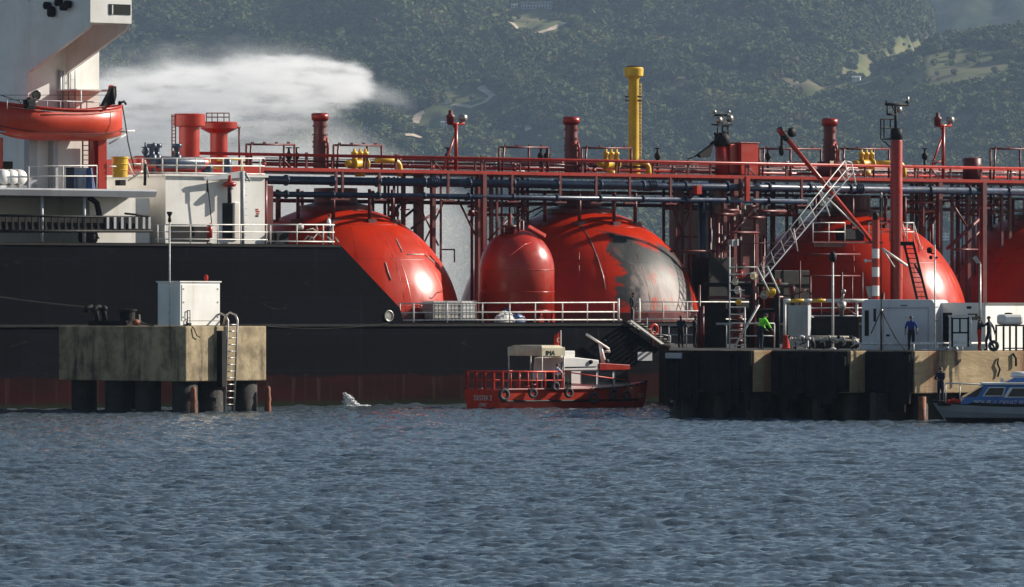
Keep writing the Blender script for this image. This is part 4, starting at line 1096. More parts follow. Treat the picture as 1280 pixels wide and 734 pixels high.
# ---- accommodation block with bridge wing
FACE = 2.4                                    # inboard distance of the house side
uH0, uH1 = U(35, FACE), U(124, FACE)
BOAT = Zs(90, 236, 0)                         # boat deck level
zHi = Zs(60, -60, FACE)
zWB, zWT = Zs(140, 28, -3), Zs(140, -30, -3)
b = MB()
b.box(uH0, uH1, FACE, BEAM - FACE, BOAT + .003, zHi)
su = b.build('superstructure', M['white'], ship)
# the wing: reaches outboard past the ship's side on two tapering brackets
lo_, hi_ = -14.0, FACE
for _ in range(50):
    md_ = (lo_ + hi_) / 2
    if SF.at(113, 28, md_)[0] > uH0: hi_ = md_
    else: lo_ = md_
wW = (lo_ + hi_) / 2
zB0 = Zs(113, 28, wW); zB1 = Zs(40, 91, FACE)
uW1 = SF.at(164.5, 28, wW)[0]
b = MB()
b.box(uH0, uW1, wW, FACE - .003, zB0, zB0 + 1.35)
b.box(uH0 + .1, uW1 - .1, wW + .1, FACE - .003, zB0 + 1.36, zB0 + 3.9)
wg = b.build('bridge_wing', M['white'], ship)
b = MB()
for x0_, x1_ in ((uH0, uH0 + .22), (uW1 - .22, uW1)):
    b.prism([(FACE - .004, zB0 - .002), (wW, zB0 - .002), (wW + .35, zB0 - .35), (FACE - .004, zB1)], x0_, x1_, 'x')
b.build('wing_bracket', M['white'], wg)
b = MB(); q0, q1 = SF.at(136, 18, wW), SF.at(163, 6, wW); b.box(q0[0], q1[0], wW - .03, wW + .02, q0[2], q1[2]); b.build('window', M['glass'], wg)
b = MB(); q0 = SF.at(140, 12, wW); b.box(q0[0] - .04, q0[0] + .04, wW - .06, wW - .031, SF.at(136, 18, wW)[2], SF.at(136, 6, wW)[2]); b.build('window_frame', M['wrail'], wg)
b = MB()
for (x, y) in ((84, 6), (88, 12), (95, 3), (100, 9), (104, 6), (88, 16)): q = P(x, y, SF.world((uH0, 0, 0))[1] - 1.0); q = SF.loc_of(q); b.lathe((uH0 - .25, (wW + FACE) / 2 + (x - 92) * -.1, q[2]), [(0, -.25), (.22, -.15), (.22, .15), (0, .25)], 10, True, 'x'); b.bar((uH0 - .2, (wW + FACE) / 2 + (x - 92) * -.1, q[2]), (uH0, (wW + FACE) / 2 + (x - 92) * -.1, q[2]), .06)
b.build('flood_lamp', M['black'], wg)
# details on the side wall
b = MB()
for x in (75, 79, 86, 94): b.bar(S(x, 88, FACE - .12), S(x, 138, FACE - .12), .05 if x != 75 else .11, 6)
for y in (100, 112, 124): b.bar(S(86, y, FACE - .12), S(94, y, FACE - .12), .025, 4)
b.build('wall_pipe', M['grey'], su)
for x in (45, 18):
    b = MB(); q = S(x, 119, FACE) if x > 35 else None
    if q: b.lathe((q[0], FACE - .06, q[2]), [(.24, 0), (.24, .05)], 18, False, 'y'); b.torus((q[0], FACE - .06, q[2]), .25, .04); b.build('porthole', M['glass'], su)
b = MB(); b.box(U(101, 0), U(125.5, FACE), .4, FACE - .003, Zs(110, 113, .4), Zs(110, 111.5, .4)); b.bar(S(101, 112, .45), S(101, 138, .45), .05); b.build('side_awning', M['white'], su)
for (x0_, y0_, x1_, y1_) in ((64, 172, 66, 232), (34, 172, 40, 232)):
    b = MB(); b.box(U(x0_, FACE - .3), U(x1_ + 4, FACE - .3), FACE - .5, FACE - .003, BOAT + .003, Zs(x0_, 165, FACE)); b.build('wall_stiffener', M['grey'], su)
b = MB()
for k in range(11):
    x = 20 + k * 11; b.box(U(x, 1), U(x + 1.2, 1), .9, 1.1, Zs(60, 171, 1), Zs(60, 166, 1))
b.box(U(-20, 1), U(112, 1), .8, 1.2, Zs(60, 167, 1), Zs(60, 165, 1)); b.build('overhead_rail', M['grey'], su)
# boat deck slab, pillars, recessed side below
b = MB(); b.prism([(-.35, BOAT - .42), (-.5, BOAT - .1), (-.35, BOAT), (BEAM + .3, BOAT), (BEAM + .3, BOAT - .42)], xs + 4, U(190, 0), 'x'); b.build('boat_deck', M['grey'], ship)
b = MB(); b.box(xs + 5, U(187, 2.2), 5.2, BEAM - 2.2, POOP + .003, BOAT - .425); b.box(U(112, 2.2), U(187, 2.2), 2.2, 5.199, POOP + .003, BOAT - .426); lw = b.build('lower_house', M['white'], ship)
b = MB()
for x in (52, 105): b.bar(S(x, 243, .2), S(x, 303, .2), .11, 8)
b.build('pillar', M['grey'], ship)
b = MB(); b.path([S(105, 300, .6), S(112, 292, .6), S(121, 282, .6), S(124, 268, .6), S(121, 254, .6), S(112, 247, .6)], .17, 8); b.bar(S(112, 291, .45), S(124, 298, .45), .05); b.lathe(S(110, 296, .6), [(0, -.4), (.5, -.3), (.5, .3), (0, .4)], 12, True, 'y'); b.build('rescue_davit', M['black'], ship)
# stowed accommodation ladder along the recess
b = MB(); wl = -.15
b.bar(S(-30, 269, wl), S(190, 272, wl), .07); b.bar(S(-30, 289, wl), S(190, 289, wl), .09); b.box(U(-30, wl + .3), U(187, wl + .3), wl + .3, wl + .34, Zs(60, 289, wl), Zs(60, 270, wl))
for k in range(26):
    x = -26 + k * 8.2; b.box(U(x, wl), U(x + 2.2, wl), wl - .03, wl + .04, Zs(x, 288, wl), Zs(x, 270, wl))
al = b.build('accommodation_ladder', M['black'], ship)
b = MB()
for x in (133, 142, 151, 160.5, 169, 178, 185): b.box(U(x, wl - .05), U(x + 3.0, wl - .05), wl - .09, wl - .035, Zs(x, 286, wl), Zs(x, 271.5, wl))
b.build('ladder_step', M['grey'], al)
b = MB(); b.bar(S(156, 267, -.2), S(186, 270, -.2), .06); b.build('ladder_handrail', M['black'], al)
# red davit legs and ladder carrying the lifeboat
b = MB(); b.box(U(123, 1.4), U(133.5, 1.4), 1.4, 2.0, BOAT, Zs(128, 172, 1.4)); b.box(U(116, 1.6), U(119, 1.6), 1.6, 2.0, BOAT, Zs(118, 172, 1.6)); b.box(U(0, 1.4), U(4, 1.4), 1.4, 2.0, BOAT, Zs(2, 172, 1.4))
b.bar(S(127, 172, 1.6), S(140, 108, .2), .2, 6); dv = b.build('lifeboat_davit', M['red'], ship)
b = MB(); b.prism([(U(127, -.3), Zs(127, 133, -.3)), (U(141, -.3), Zs(141, 131, -.3)), (U(144, -.3), Zs(144, 120, -.3)), (U(143.5, -.3), Zs(143.5, 108, -.3)), (U(139.5, -.3), Zs(140, 108, -.3)), (U(137, -.3), Zs(137, 114, -.3))], -.45, -.1); b.bar(S(141, 110, -.5), S(142, 131, -.5), .1); b.build('davit_head', M['black'], dv)
b = MB()
for x in (103.5, 111.5): b.bar(S(x, 172, 1.2), S(x, 214, 1.2), .05, 5)
for k in range(7): b.bar(S(103.5, 176 + 6 * k, 1.2), S(111.5, 176 + 6 * k, 1.2), .035, 4)
b.build('davit_ladder', M['dred'], dv)
b = MB(); b.path([S(153, 133, -.3), S(156, 150, -.3), S(160, 178, -.3), S(168, 212, -.3)], .035, 5); b.bar(S(0, 119, .6), S(137, 119, -.2), .02, 4); b.bar(S(-20, 112, .4), S(28, 128, .4), .03, 4); b.build('davit_wire', M['black'], dv)
b = MB(); b.bar(S(150, 165, .2), S(168, 163.5, .2), .06); b.bar(S(136, 180, .4), S(158, 168, .2), .05); b.build('boat_fall_arm', M['wrail'], dv)
railing('railing', ((34, 208), (121, 207)), .1, BOAT, (1, .55), (36, 79, 121), .03)
b = MB(); b.bar(S(134, 208, .4), S(145, 208, .4), .03); b.build('guard_bar', M['wrail'], ship)
# ================================================================== people
SEGS = [('pelvis', 'spine', 't'), ('spine', 'chest', 's'), ('chest', 'neck0', 's'), ('neck0', 'neck1', 'k'), ('neck1', 'head', 'k'), ('head', 'top', 'k'),
        ('chest', 'shL', 's'), ('shL', 'elL', 's'), ('elL', 'wrL', 'a'), ('wrL', 'paL', 'k'), ('chest', 'shR', 's'), ('shR', 'elR', 's'), ('elR', 'wrR', 'a'), ('wrR', 'paR', 'k'),
        ('pelvis', 'hiL', 't'), ('hiL', 'knL', 't'), ('knL', 'anL', 't'), ('anL', 'toL', 'f'), ('pelvis', 'hiR', 't'), ('hiR', 'knR', 't'), ('knR', 'anR', 't'), ('anR', 'toR', 'f')]
RAD = dict(pelvis=(.155, .115), spine=(.135, .105), chest=(.165, .115), neck0=(.075, .07), neck1=(.055, .055), head=(.082, .098), top=(.062, .07),
           shL=(.068, .068), elL=(.05, .05), wrL=(.034, .034), paL=(.038, .022), hiL=(.092, .1), knL=(.066, .068), anL=(.05, .05), toL=(.045, .035))
for k in ('shL', 'elL', 'wrL', 'hiL', 'knL', 'anL', 'pelvis', 'spine', 'chest'):
    RAD[k] = tuple(v * 1.17 for v in RAD[k])
for k in list(RAD):
    if k.endswith('L') : RAD[k[:-1] + 'R'] = RAD[k]
STAND = dict(pelvis=(0, 0, .95), spine=(0, .01, 1.12), chest=(0, 0, 1.33), neck0=(0, 0, 1.46), neck1=(0, .015, 1.54), head=(0, .03, 1.635), top=(0, .03, 1.71),
             shL=(-.19, 0, 1.42), elL=(-.245, -.02, 1.15), wrL=(-.25, .07, .91), paL=(-.245, .1, .83), shR=(.19, 0, 1.42), elR=(.245, -.02, 1.15), wrR=(.25, .07, .91), paR=(.245, .1, .83),
             hiL=(-.09, 0, .9), knL=(-.105, .02, .5), anL=(-.11, -.02, .09), toL=(-.125, .13, .045), hiR=(.09, 0, .9), knR=(.105, .02, .5), anR=(.11, -.02, .09), toR=(.125, .13, .045))
def person(frame, label, shirt, trousers, pose=None, sleeves=True, hairmat='hair', shoes='blk', hat=None, extra=None, bald=False):
    """Local frame: x to the person's right, y the way they face, z up from the feet."""
    J = dict(STAND); J.update(pose or {})
    names = list(J); ix = {n: i for i, n in enumerate(names)}
    me = bpy.data.meshes.new('skeleton'); me.from_pydata([J[n] for n in names], [(ix[a], ix[b_]) for a, b_, _ in SEGS], [])
    ob = bpy.data.objects.new('skeleton', me); COL.objects.link(ob)
    ob.modifiers.new('skin', 'SKIN'); sb = ob.modifiers.new('sub', 'SUBSURF'); sb.levels = 2; sb.render_levels = 2
    for n in names:
        sv = me.skin_vertices[0].data[ix[n]]; sv.radius = RAD[n]; sv.use_root = (n == 'pelvis')
    dg = bpy.context.evaluated_depsgraph_get()
    bm_ = bpy.data.meshes.new_from_object(ob.evaluated_get(dg))
    vs_ = [tuple(v.co) for v in bm_.vertices]; fs = [tuple(p.vertices) for p in bm_.polygons]
    bpy.data.objects.remove(ob); bpy.data.meshes.remove(bm_); bpy.data.meshes.remove(me)
    mats = [M[shirt], M[trousers], M['skin'], M[shoes]]
    kind = dict(s=0, t=1, k=2, f=3, a=0 if sleeves else 2)
    A = np.array([J[a] for a, _, _ in SEGS]); B = np.array([J[b_] for _, b_, _ in SEGS]); D = B - A; L2 = (D ** 2).sum(1)
    rad = np.array([(RAD[a][0] + RAD[b_][0]) / 2 for a, b_, _ in SEGS]); kk = [kind[c] for _, _, c in SEGS]
    b = MB()
    b.add(vs_, fs, True)
    va = np.array(vs_)
    for i, f in enumerate(fs):
        c = va[list(f)].mean(0); t = np.clip(((c - A) * D).sum(1) / L2, 0, 1); d = np.linalg.norm(A + D * t[:, None] - c, axis=1) / rad
        b.m[i] = kk[int(d.argmin())]
        if J['pelvis'][2] - .02 < c[2] < J['spine'][2] and b.m[i] == 0 and c[2] < J['pelvis'][2] + .06: b.m[i] = 1
    b.cur = 2
    for sd in 'LR':                                                       # five fingers on each hand
        w_, p_ = Vector(J['wr' + sd]), Vector(J['pa' + sd]); d = (p_ - w_).normalized(); side = d.cross(Vector((0, 0, 1)) if abs(d.z) < .9 else Vector((0, 1, 0))).normalized(); cur = side.cross(d).normalized()
        for k, ln in enumerate((.07, .08, .075, .06)):
            o = p_ + side * (.024 * (k - 1.5)); m1 = o + d * ln * .6 + cur * .004; b.path([o, m1, m1 + d * ln * .42 + cur * .022], .0085, 6)
        o = w_ + (p_ - w_) * .45 + side * -.03; b.path([o, o + side * -.03 + d * .035, o + side * -.035 + d * .07 + cur * .012], .0095, 6)
    h = Vector(J['head']); f_ = Vector((0, 1, 0))
    b.bar(h + Vector((0, .085, .0)), h + Vector((0, .118, -.012)), .014, 6, .010)                                      # nose
    for sx in (-1, 1): b.sphere(h + Vector((sx * .086, 0, 0)), .022, 8, 6, -1, (.5, .8, 1.2))                          # ears
    b.cur = 1
    o = b.build('person', mats, None, frame)
    tag(o, label, 'person', 'people on the berth and the boats')
    if hat: q = MB().sphere(h + Vector((0, .0, .035)), .108, 18, 8, 0.0, (1, 1.12, .9)).box(-.07, .07, .08, .17, h.z + .035, h.z + .05).build('hat', M[hat], o)
    elif not bald:
        MB().sphere(h + Vector((0, -.012, .03)), .1, 18, 10, -.35, (.93, 1.05, .92)).build('hair', M[hairmat], o)
    if extra: extra(o)
    return o

# ================================================================== the concrete jetty
TOP = CAMZ + (HZ - 439) / K * 320                                          # deck level
BOT = CAMZ + (HZ - 492) / K * 320
JF = Frame(P(1143, HZ, 320)[0:2] + (0.0,) if False else (P(1143, HZ, 320).x, 320, 0.0), R(42))
jetty = thing('jetty', 'stepped brown concrete jetty head on dark piles in front of the ship', 'jetty', JF)
# stepped front edge in the local frame: x along the lit faces, y inboard
stepw = JF.at
C0 = (0.0, 0.0)
yB = None
def left_of(px, corner_y):      # local y where a shaded face starting at local x reaches a pixel column
    lo, hi = corner_y, corner_y + 40
    return lo, hi
def face_depth(x, px, y0):      # along local x = const find y that shows at pixel px
    lo, hi = y0, y0 + 60
    for _ in range(60):
        md = (lo + hi) / 2; wx, wy, _z = JF.world((x, md, 0)); 
        if CX + K * wx / wy > px: lo = md
        else: hi = md
    return (lo + hi) / 2
yC = face_depth(0, 1083, 0); xB = JF.at(1063, HZ, yC)[0]
yBk = face_depth(xB, 965, yC); xA = JF.at(942, HZ, yBk)[0]
yA = face_depth(xA, 836, yBk)
def JL(px, Y):
    q_ = P(px, HZ, Y); return JF.loc_of((q_.x, q_.y, 0))[:2]
poly = [(0, 0), (40, 0), JL(1330, 383), JL(825, 383), JL(838, 366), (xA, yA), (xA, yBk), (xB, yBk), (xB, yC), (0, yC)]
def jetty_concrete():
    m, t, b = newmat('jetty_concrete')
    co = t.coord(); x, y, z = t.xyz(co)
    n = t.noise(t.coord('Object', (.6, .6, .6)), 1, 6, .65); nb = t.noise(t.coord('Object', (.35, .35, 3.5)), 1, 4, .6); nv = t.noise(t.coord('Object', (1.1, 1.1, .1)), 1, 5, .65)
    c = t.mix(t.ramp(n, .3, .7), (.46, .35, .21), (.26, .19, .11))
    c = t.mix(t.ramp(nb, .45, .6), c, (.33, .245, .145))
    c = t.mix(t.math('MULTIPLY', t.ramp(nv, .52, .64), .7), c, (.28, .11, .055))
    c = t.mix(t.math('MULTIPLY', t.ramp(t.noise(t.coord('Object', (.8, .8, .12)), 1.3, 5, .6), .54, .66), .75), c, (.055, .045, .04))
    t.l.new(c, b.inputs['Base Color']); b.inputs['Roughness'].default_value = .9; b.inputs['Specular IOR Level'].default_value = .2
    bp = t.new('ShaderNodeBump'); bp.inputs['Strength'].default_value = .5; bp.inputs['Distance'].default_value = .06
    t.l.new(t.noise(t.coord('Object', (1, 1, 4)), 2, 5, .6), bp.inputs['Height']); t.l.new(bp.outputs[0], b.inputs['Normal'])
    return m
M['jetty'] = jetty_concrete()
b = MB(); b.prism(poly, BOT, TOP, 'z'); b.build('deck', M['jetty'], jetty, None, .05)
M['fender'] = mat('black_fender_and_shade', (.008, .008, .009), (.016, .014, .013), 1.2, .85, streak=(.03, .022, .016), samt=.4, spec=.15)
random.seed(21)
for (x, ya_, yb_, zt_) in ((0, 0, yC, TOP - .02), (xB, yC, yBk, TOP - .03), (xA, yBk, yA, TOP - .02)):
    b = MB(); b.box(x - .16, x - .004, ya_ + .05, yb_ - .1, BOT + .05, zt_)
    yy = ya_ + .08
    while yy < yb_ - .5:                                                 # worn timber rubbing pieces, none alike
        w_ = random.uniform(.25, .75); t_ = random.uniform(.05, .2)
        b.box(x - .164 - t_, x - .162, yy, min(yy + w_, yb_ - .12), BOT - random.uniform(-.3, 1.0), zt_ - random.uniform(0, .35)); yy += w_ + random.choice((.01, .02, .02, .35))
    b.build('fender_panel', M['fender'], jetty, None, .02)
b = MB(); b.prism([JL(824.6, 383.2), JL(837.7, 365.9), JL(836.6, 365.8), JL(823.6, 383.1)], -1.0, TOP - .04, 'z'); b.build('shade_and_dirt_panel', M['fender'], jetty)  # black sheet over the pale left face, standing in for shade and dirt
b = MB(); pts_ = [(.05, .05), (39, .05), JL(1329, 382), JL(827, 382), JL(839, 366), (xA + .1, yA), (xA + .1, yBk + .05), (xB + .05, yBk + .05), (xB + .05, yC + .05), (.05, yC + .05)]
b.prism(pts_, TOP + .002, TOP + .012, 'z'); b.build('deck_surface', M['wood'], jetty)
for i, (x, y) in enumerate([(1.2, .8), (4.5, .9), (8.5, .9), (1.0, yC - .6), (1.4, yC * .5), (xB + .7, yC + .6), (xB + .7, (yC + yBk) / 2), (xB + .7, yBk - .6), (xB + 3.4, yC + .8), (xA + .7, yBk + .7), (xA + .7, yBk + 3), (xA + .7, yBk + 6), (xA + .7, yA - .8), (xA + 3.5, yBk + 1), (12.5, 1), (17, 1), (xA + 3, yA - 2), (xB + 3.4, yBk), (6, yC), (10, yC), (3, yC + 4)]):
    b = MB(); b.bar((x, y, -3), (x, y, BOT - .004), .42, 14); b.build('pile', M['wood'], jetty)
b = MB(); b.box(xA + 1.3, 30, 1.6, 2.0, -1, BOT - .005); b.box(1.6, 2.0, 2.1, yA, -1, BOT - .005); b.box(xB + 1.4, xB + 1.8, yC + .3, yA, -1, BOT - .005); b.box(xA + 1.4, xA + 1.8, yBk + .3, yA, -1, BOT - .005); b.build('under_beam', M['wood'], jetty)
b = MB(); b.bar((.12, -.42, -1), (.12, -.42, BOT - .15), .2, 10); b.build('corner_pile', M['orange'], jetty)
b = MB(); q = (xB + .4, yC - .3); b.bar((-.5, yBk * .55, -1), (-.5, yBk * .55, BOT), .2, 10)
for px, y in ((849, 442),):
    b = MB(); yy = face_depth(xA, px, yBk); b.box(xA - .42, xA - .345, yy - (.85 if px < 820 else .6), yy + (.85 if px < 820 else .6), JF.z(px, y + 6, yy) - .0, TOP - .15); b.build('berth_sign', M['grey'], jetty)
b = MB()
b.path([JF.at(1248, 448, -.06), JF.at(1247, 455, -.1), JF.at(1250, 462, -.1), JF.at(1247, 471, -.08)], .05)
b.path([JF.at(1266, 442, -.06), JF.at(1270, 448, -.12), JF.at(1270, 458, -.12)], .06); b.build('mooring_chain', M['black'], jetty)

# ---- things on the jetty
def onj(px, Y, yaw=0.0): p = P(px, HZ, Y); return Frame((p.x, p.y, TOP), R(yaw))
def cabin_walls(F, w, d, h, mat_, name, parent, r=.25):
    b = MB(); n = 6
    prof = [(0, 0), (w, 0)] + [(w - r + r * math.cos(a), h - r + r * math.sin(a)) for a in [R(15 * i) for i in range(n + 1)]] + [(r - r * math.sin(a), h - r + r * math.cos(a)) for a in [R(15 * i) for i in range(n + 1)]]
    b.prism(prof, 0, d); return b.build(name, mat_, parent, None, .04)
# first cabin, seen on its shaded long side
F = onj(1077, 326.5, -20); w = F.x(1168); h = F.z(1120, 374.5)
cb = thing('site_cabin', 'pale grey site cabin with rounded corners behind the man in blue', 'cabin', F)
M['cabin'] = mat('cabin_shell', (.66, .66, .68), (.58, .58, .60), .6, .4, streak=(.35, .33, .3), samt=.3)
cabin_walls(F, w, 2.6, h, M['cabin'], 'shell', cb)
b = MB(); x0_, x1_, z0_, z1_ = F.x(1103), F.x(1161), F.z(1130, 437), F.z(1130, 385.5)
for (a, c_, e, g) in ((x0_, x1_, z1_, z1_ + .06), (x0_, x0_ + .05, z0_, z1_), (x1_ - .05, x1_, z0_, z1_)): b.box(a, c_, -.045, -.004, e, g)
b.build('panel_seam', M['grey'], cb)
b = MB(); b.box(F.x(1081), F.x(1086), -.03, -.004, F.z(1083, 420), F.z(1083, 388)); b.build('cabin_slot', M['black'], cb)
b = MB(); b.box(F.x(1092), F.x(1095), -.03, -.004, F.z(1093, 402), F.z(1093, 386)); b.box(F.x(1108), F.x(1112), -.05, -.004, F.z(1110, 420.5), F.z(1110, 418)); b.box(F.x(1126), F.x(1134), -.03, -.004, F.z(1130, 382.5), F.z(1130, 381.5)); b.build('cabin_vent', M['black'], cb)
b = MB(); b.box(F.x(1129), F.x(1138), -.03, -.004, F.z(1133, 401), F.z(1133, 395)); b.build('notice', M['wrail'], cb)
# second cabin / container, corner towards us
F = onj(1232, 324.8, -35); w = F.x(1171); h = F.z(1231, 378.5)
c2 = thing('site_container', 'bright white rounded container cabin beside the water tank', 'container', F)
F2 = Frame(F.loc, R(55)); w2 = F2.x(1285)
cabin_walls(F, w, -0.1 + w2, h, M['white'], 'shell', c2, .18)
b = MB(); b.box(F.x(1179), F.x(1190), -.03, -.004, F.z(1185, 432), F.z(1185, 391)); b.build('door', M['black'], c2)
b = MB(); b.box(F.x(1210), F.x(1222), -.03, -.004, F.z(1215, 400), F.z(1215, 392)); b.build('window', M['glass'], c2)
b = MB(); b.box(F.x(1209), F.x(1214), -.05, -.004, F.z(1211, 386), F.z(1211, 383)); b.build('wall_lamp', M['black'], c2)
# information frame
F = onj(1187, 321.9, -6)
fr = thing('display_frame', 'white framed board with glazed panes in front of the cabins', 'notice board', F)
b = MB(); x0_, x1_ = F.x(1187.5), F.x(1213); zt_ = F.z(1200, 396); zb_ = 0
for x in (x0_, x1_): b.box(x - .055, x + .055, -.05, .05, 0, zt_ - .003)
b.box(x0_ - .1, x1_ + .2, -.08, .08, zt_, zt_ + .08); b.build('frame', M['wrail'], fr)
b = MB(); b.box(x0_ + .06, x1_ - .06, .03, .06, .2, zt_ - .05); b.build('backing', M['black'], fr)
for (xa, xb_, ya, yb) in ((1191.5, 1198.8, 415, 399), (1201, 1209, 415, 399), (1191.5, 1209, 433.5, 417)):
    b = MB(); b.box(F.x(xa), F.x(xb_), -.02, .02, F.z(1200, yb), F.z(1200, ya)); b.build('panel', M['white'], fr)
b = MB(); b.box(F.x(1192), F.x(1208), -.04, -.021, F.z(1200, 430), F.z(1200, 426)); b.bar((F.x(1199), 0, 0), (F.x(1199), 0, .2), .05); b.build('ledge', M['wrail'], fr)
# water tank on a black stand
F = onj(1254, 321.7, 20)
wt = thing('water_tank', 'white plastic water tank on tall black stand', 'tank', F)
zS = F.z(1265, 408); x1_ = F.x(1279.5)
b = MB()
for x in (0.02, x1_ * .33, x1_ * .63, x1_):
    b.box(x - .04, x + .04, -.04, .04, 0, zS)
for x in (0.02, x1_): b.box(x - .04, x + .04, .86, .94, 0, zS)
b.box(-.02, x1_ + .04, -.03, .93, zS + .003, zS + .08); b.box(0, x1_, -.03, .03, .1, .16); b.build('stand', M['black'], wt)
b = MB(); b.box(0, x1_ + .02, 0, .9, zS + .083, F.z(1265, 393)); b.build('tank', M['white'], wt, None, .14)
b = MB(); b.lathe((x1_ * .42, .4, F.z(1265, 393)), [(.2, 0), (.2, .07), (.0, .09)], 16, False); b.build('tank_lid', M['black'], wt)
F = onj(1242, 321.2); b = MB(); b.torus((0, 0, .26), .2, .09, 'y', 18, 8); tag(b.build('spare_wheel', M['rubber'], None, F), 'small black wheel leaning on the white container by the feet', 'wheel')
# mooring bitt, hoses and rails along the edge
F = Frame(JF.world((0.3, .35, TOP)), R(42))
b = MB()
b.bar((-.2, 0, .38), (5.4, 0, .38), .055, 8)
for x in (0, 1.7, 3.5, 5.3): b.bar((x, 0, 0), (x, 0, .38), .045)
tag(b.build('edge_rail', M['wrail'], None, F), 'low white rail along the lit jetty edge', 'railing')
F = Frame(JF.world((.6, .25, TOP)), R(42)); b = MB(); b.path([(0, 0, .05), (1, .05, .04), (1.9, 0, .1), (2.5, .05, .28)], .05); b.lathe((2.6, 0, 0), [(.2, 0), (.2, .1), (.12, .15), (.12, .3), (.2, .36), (0, .4)], 12); tag(b.build('mooring_cleat', M['grey'], None, F), 'grey cleat with bent pipe on the jetty edge', 'cleat')
F = Frame((P(1068, HZ, 325.2).x, 325.2, TOP), 0)
b = MB(); b.bar((0, 0, .36), (F.x(1140), 0, .30), .055, 8); b.bar((F.x(1098), 0, 0), (F.x(1098), 0, .33), .05); b.bar((F.x(1076), 0, 0), (F.x(1076), 0, .33), .05); tag(b.build('edge_rail', M['wrail'], None, F), 'low white rail in front of the grey cabin', 'railing')
# long low pipe rack with drooping hoses
F = Frame((P(986, HZ, 331).x, 331, TOP), 0)
hr = thing('hose_rack', 'long low rack of pale fire hoses along the jetty edge', 'hose rack', F)
xe = F.x(1074)
b = MB(); b.bar((0, 0, F.z(1000, 423.5)), (xe, 0, F.z(1000, 425.5)), .085, 8); b.bar((0, .3, F.z(1000, 420.5)), (xe * .9, .3, F.z(1000, 421.5)), .06, 8); b.build('rack_pipe', M['hose'], hr)
random.seed(8)
for k in range(13):
    x = xe * (k + random.random() * .8) / 13; l = random.uniform(.2, .5); z_ = F.z(1000, 423)
    b = MB(); b.path([(x, -.12, z_ + .05), (x + .03, -.16, z_ - .1), (x + random.uniform(.0, .2), -.15, z_ - l * .7), (x + random.uniform(-.2, .25), -.12, max(.04, z_ - l))], .035); b.build('hose', M[random.choice(['hose', 'grey', 'hose', 'black', 'white'])], hr)
for k in range(16):
    x = xe * random.random(); b = MB(); b.lathe((x, -.05, F.z(1000, 424) + random.uniform(0, .12)), [(.0, -.1), (.09, -.06), (.1, .05), (.0, .1)], 10, True, random.choice('xyz')); b.build('hose_coupling', M[random.choice(['white', 'black', 'steel', 'hose'])], hr)
for k in range(5):
    b = MB(); x = xe * (k + .5) / 5; b.bar((x, .15, 0), (x, .15, F.z(1000, 424)), .05); b.build('rack_leg', M['black'], hr)
# yellow and white pipe guard
F = Frame((P(979, HZ, 338).x, 338, TOP), 0)
pg = thing('pipe_guard', 'yellow and white striped pipe rail on white posts', 'pipe rail', F)
zr = F.z(1000, 376)
for (xa, xb_, mt_) in ((979, 988, 'wrail'), (988, 1005, 'yellow'), (1005, 1015, 'wrail'), (1015, 1032, 'yellow'), (1032, 1085, 'wrail')):
    b = MB(); b.bar((F.x(xa), 0, zr), (F.x(xb_), 0, zr), .095, 10); b.build('pipe_band', M[mt_], pg)
for x in (981, 1011, 1071):
    b = MB(); b.bar((F.x(x), .02, 0), (F.x(x), .02, zr - .09), .075, 8); b.build('post', M['wrail'], pg)
b = MB()
for y in (385, 395): b.bar((F.x(1011), .05, F.z(1011, y)), (F.x(1078), .05, F.z(1011, y)), .03)
b.bar((F.x(1011), -.05, F.z(1011, 394)), (F.x(1017), -.05, F.z(1017, 398)), .05); b.build('mid_rail', M['wrail'], pg)
F = Frame((P(985, HZ, 336).x, 336, TOP), R(-12)); b = MB(); b.box(0, F.x(1010), 0, 1.0, .12, F.z(1000, 382)); b.box(.1, .25, .1, .9, 0, .118); b.box(F.x(1010) - .25, F.x(1010) - .1, .1, .9, 0, .118); b.box(.08, F.x(1010) - .08, -.025, -.003, .3, F.z(1000, 386)); tag(b.build('equipment_cabinet', M['grey'], None, F, .04), 'blue grey cabinet standing under the yellow striped pipe', 'cabinet')
F = Frame((P(1014, HZ, 337).x, 337, TOP), 0); b = MB(); b.box(0, F.x(1040), 0, 1.1, .06, F.z(1030, 397)); b.box(F.x(1042), F.x(1074), 0, 1.2, .06, F.z(1050, 396)); b.box(.1, F.x(1074) - .1, .2, 1, 0, .058); tag(b.build('deck_box', M['black'], None, F, .05), 'low dark equipment box behind the hose rack', 'box')
F = Frame((P(982.5, HZ, 334).x, 334, TOP), 0); b = MB(); b.lathe((0, 0, 0), [(.26, 0), (.2, .12), (.13, .72), (.1, .74), (0, .74)], 16, False); b.box(-.3, .3, -.3, .3, 0, .06); tag(b.build('traffic_cone', M['rvest'], None, F), 'red marker cone beside the grey cabinet', 'cone')
F = Frame((P(1052, HZ, 337.5).x, 337.5, TOP), 0); b = MB(); z_ = F.z(1053, 376); b.lathe((0, 0, 0), [(.12, 0), (.12, z_ - .5), (.22, z_ - .45), (.25, z_ - .1), (.1, z_)], 12); b.bar((0, 0, z_), (.1, 0, z_ + .4), .07); b.lathe((.1, 0, z_ + .35), [(.06, 0), (.13, .1), (.13, .2), (0, .28)], 10); tag(b.build('fire_hydrant', M['steel'], None, F), 'small grey hydrant head above the pipe rail', 'hydrant')
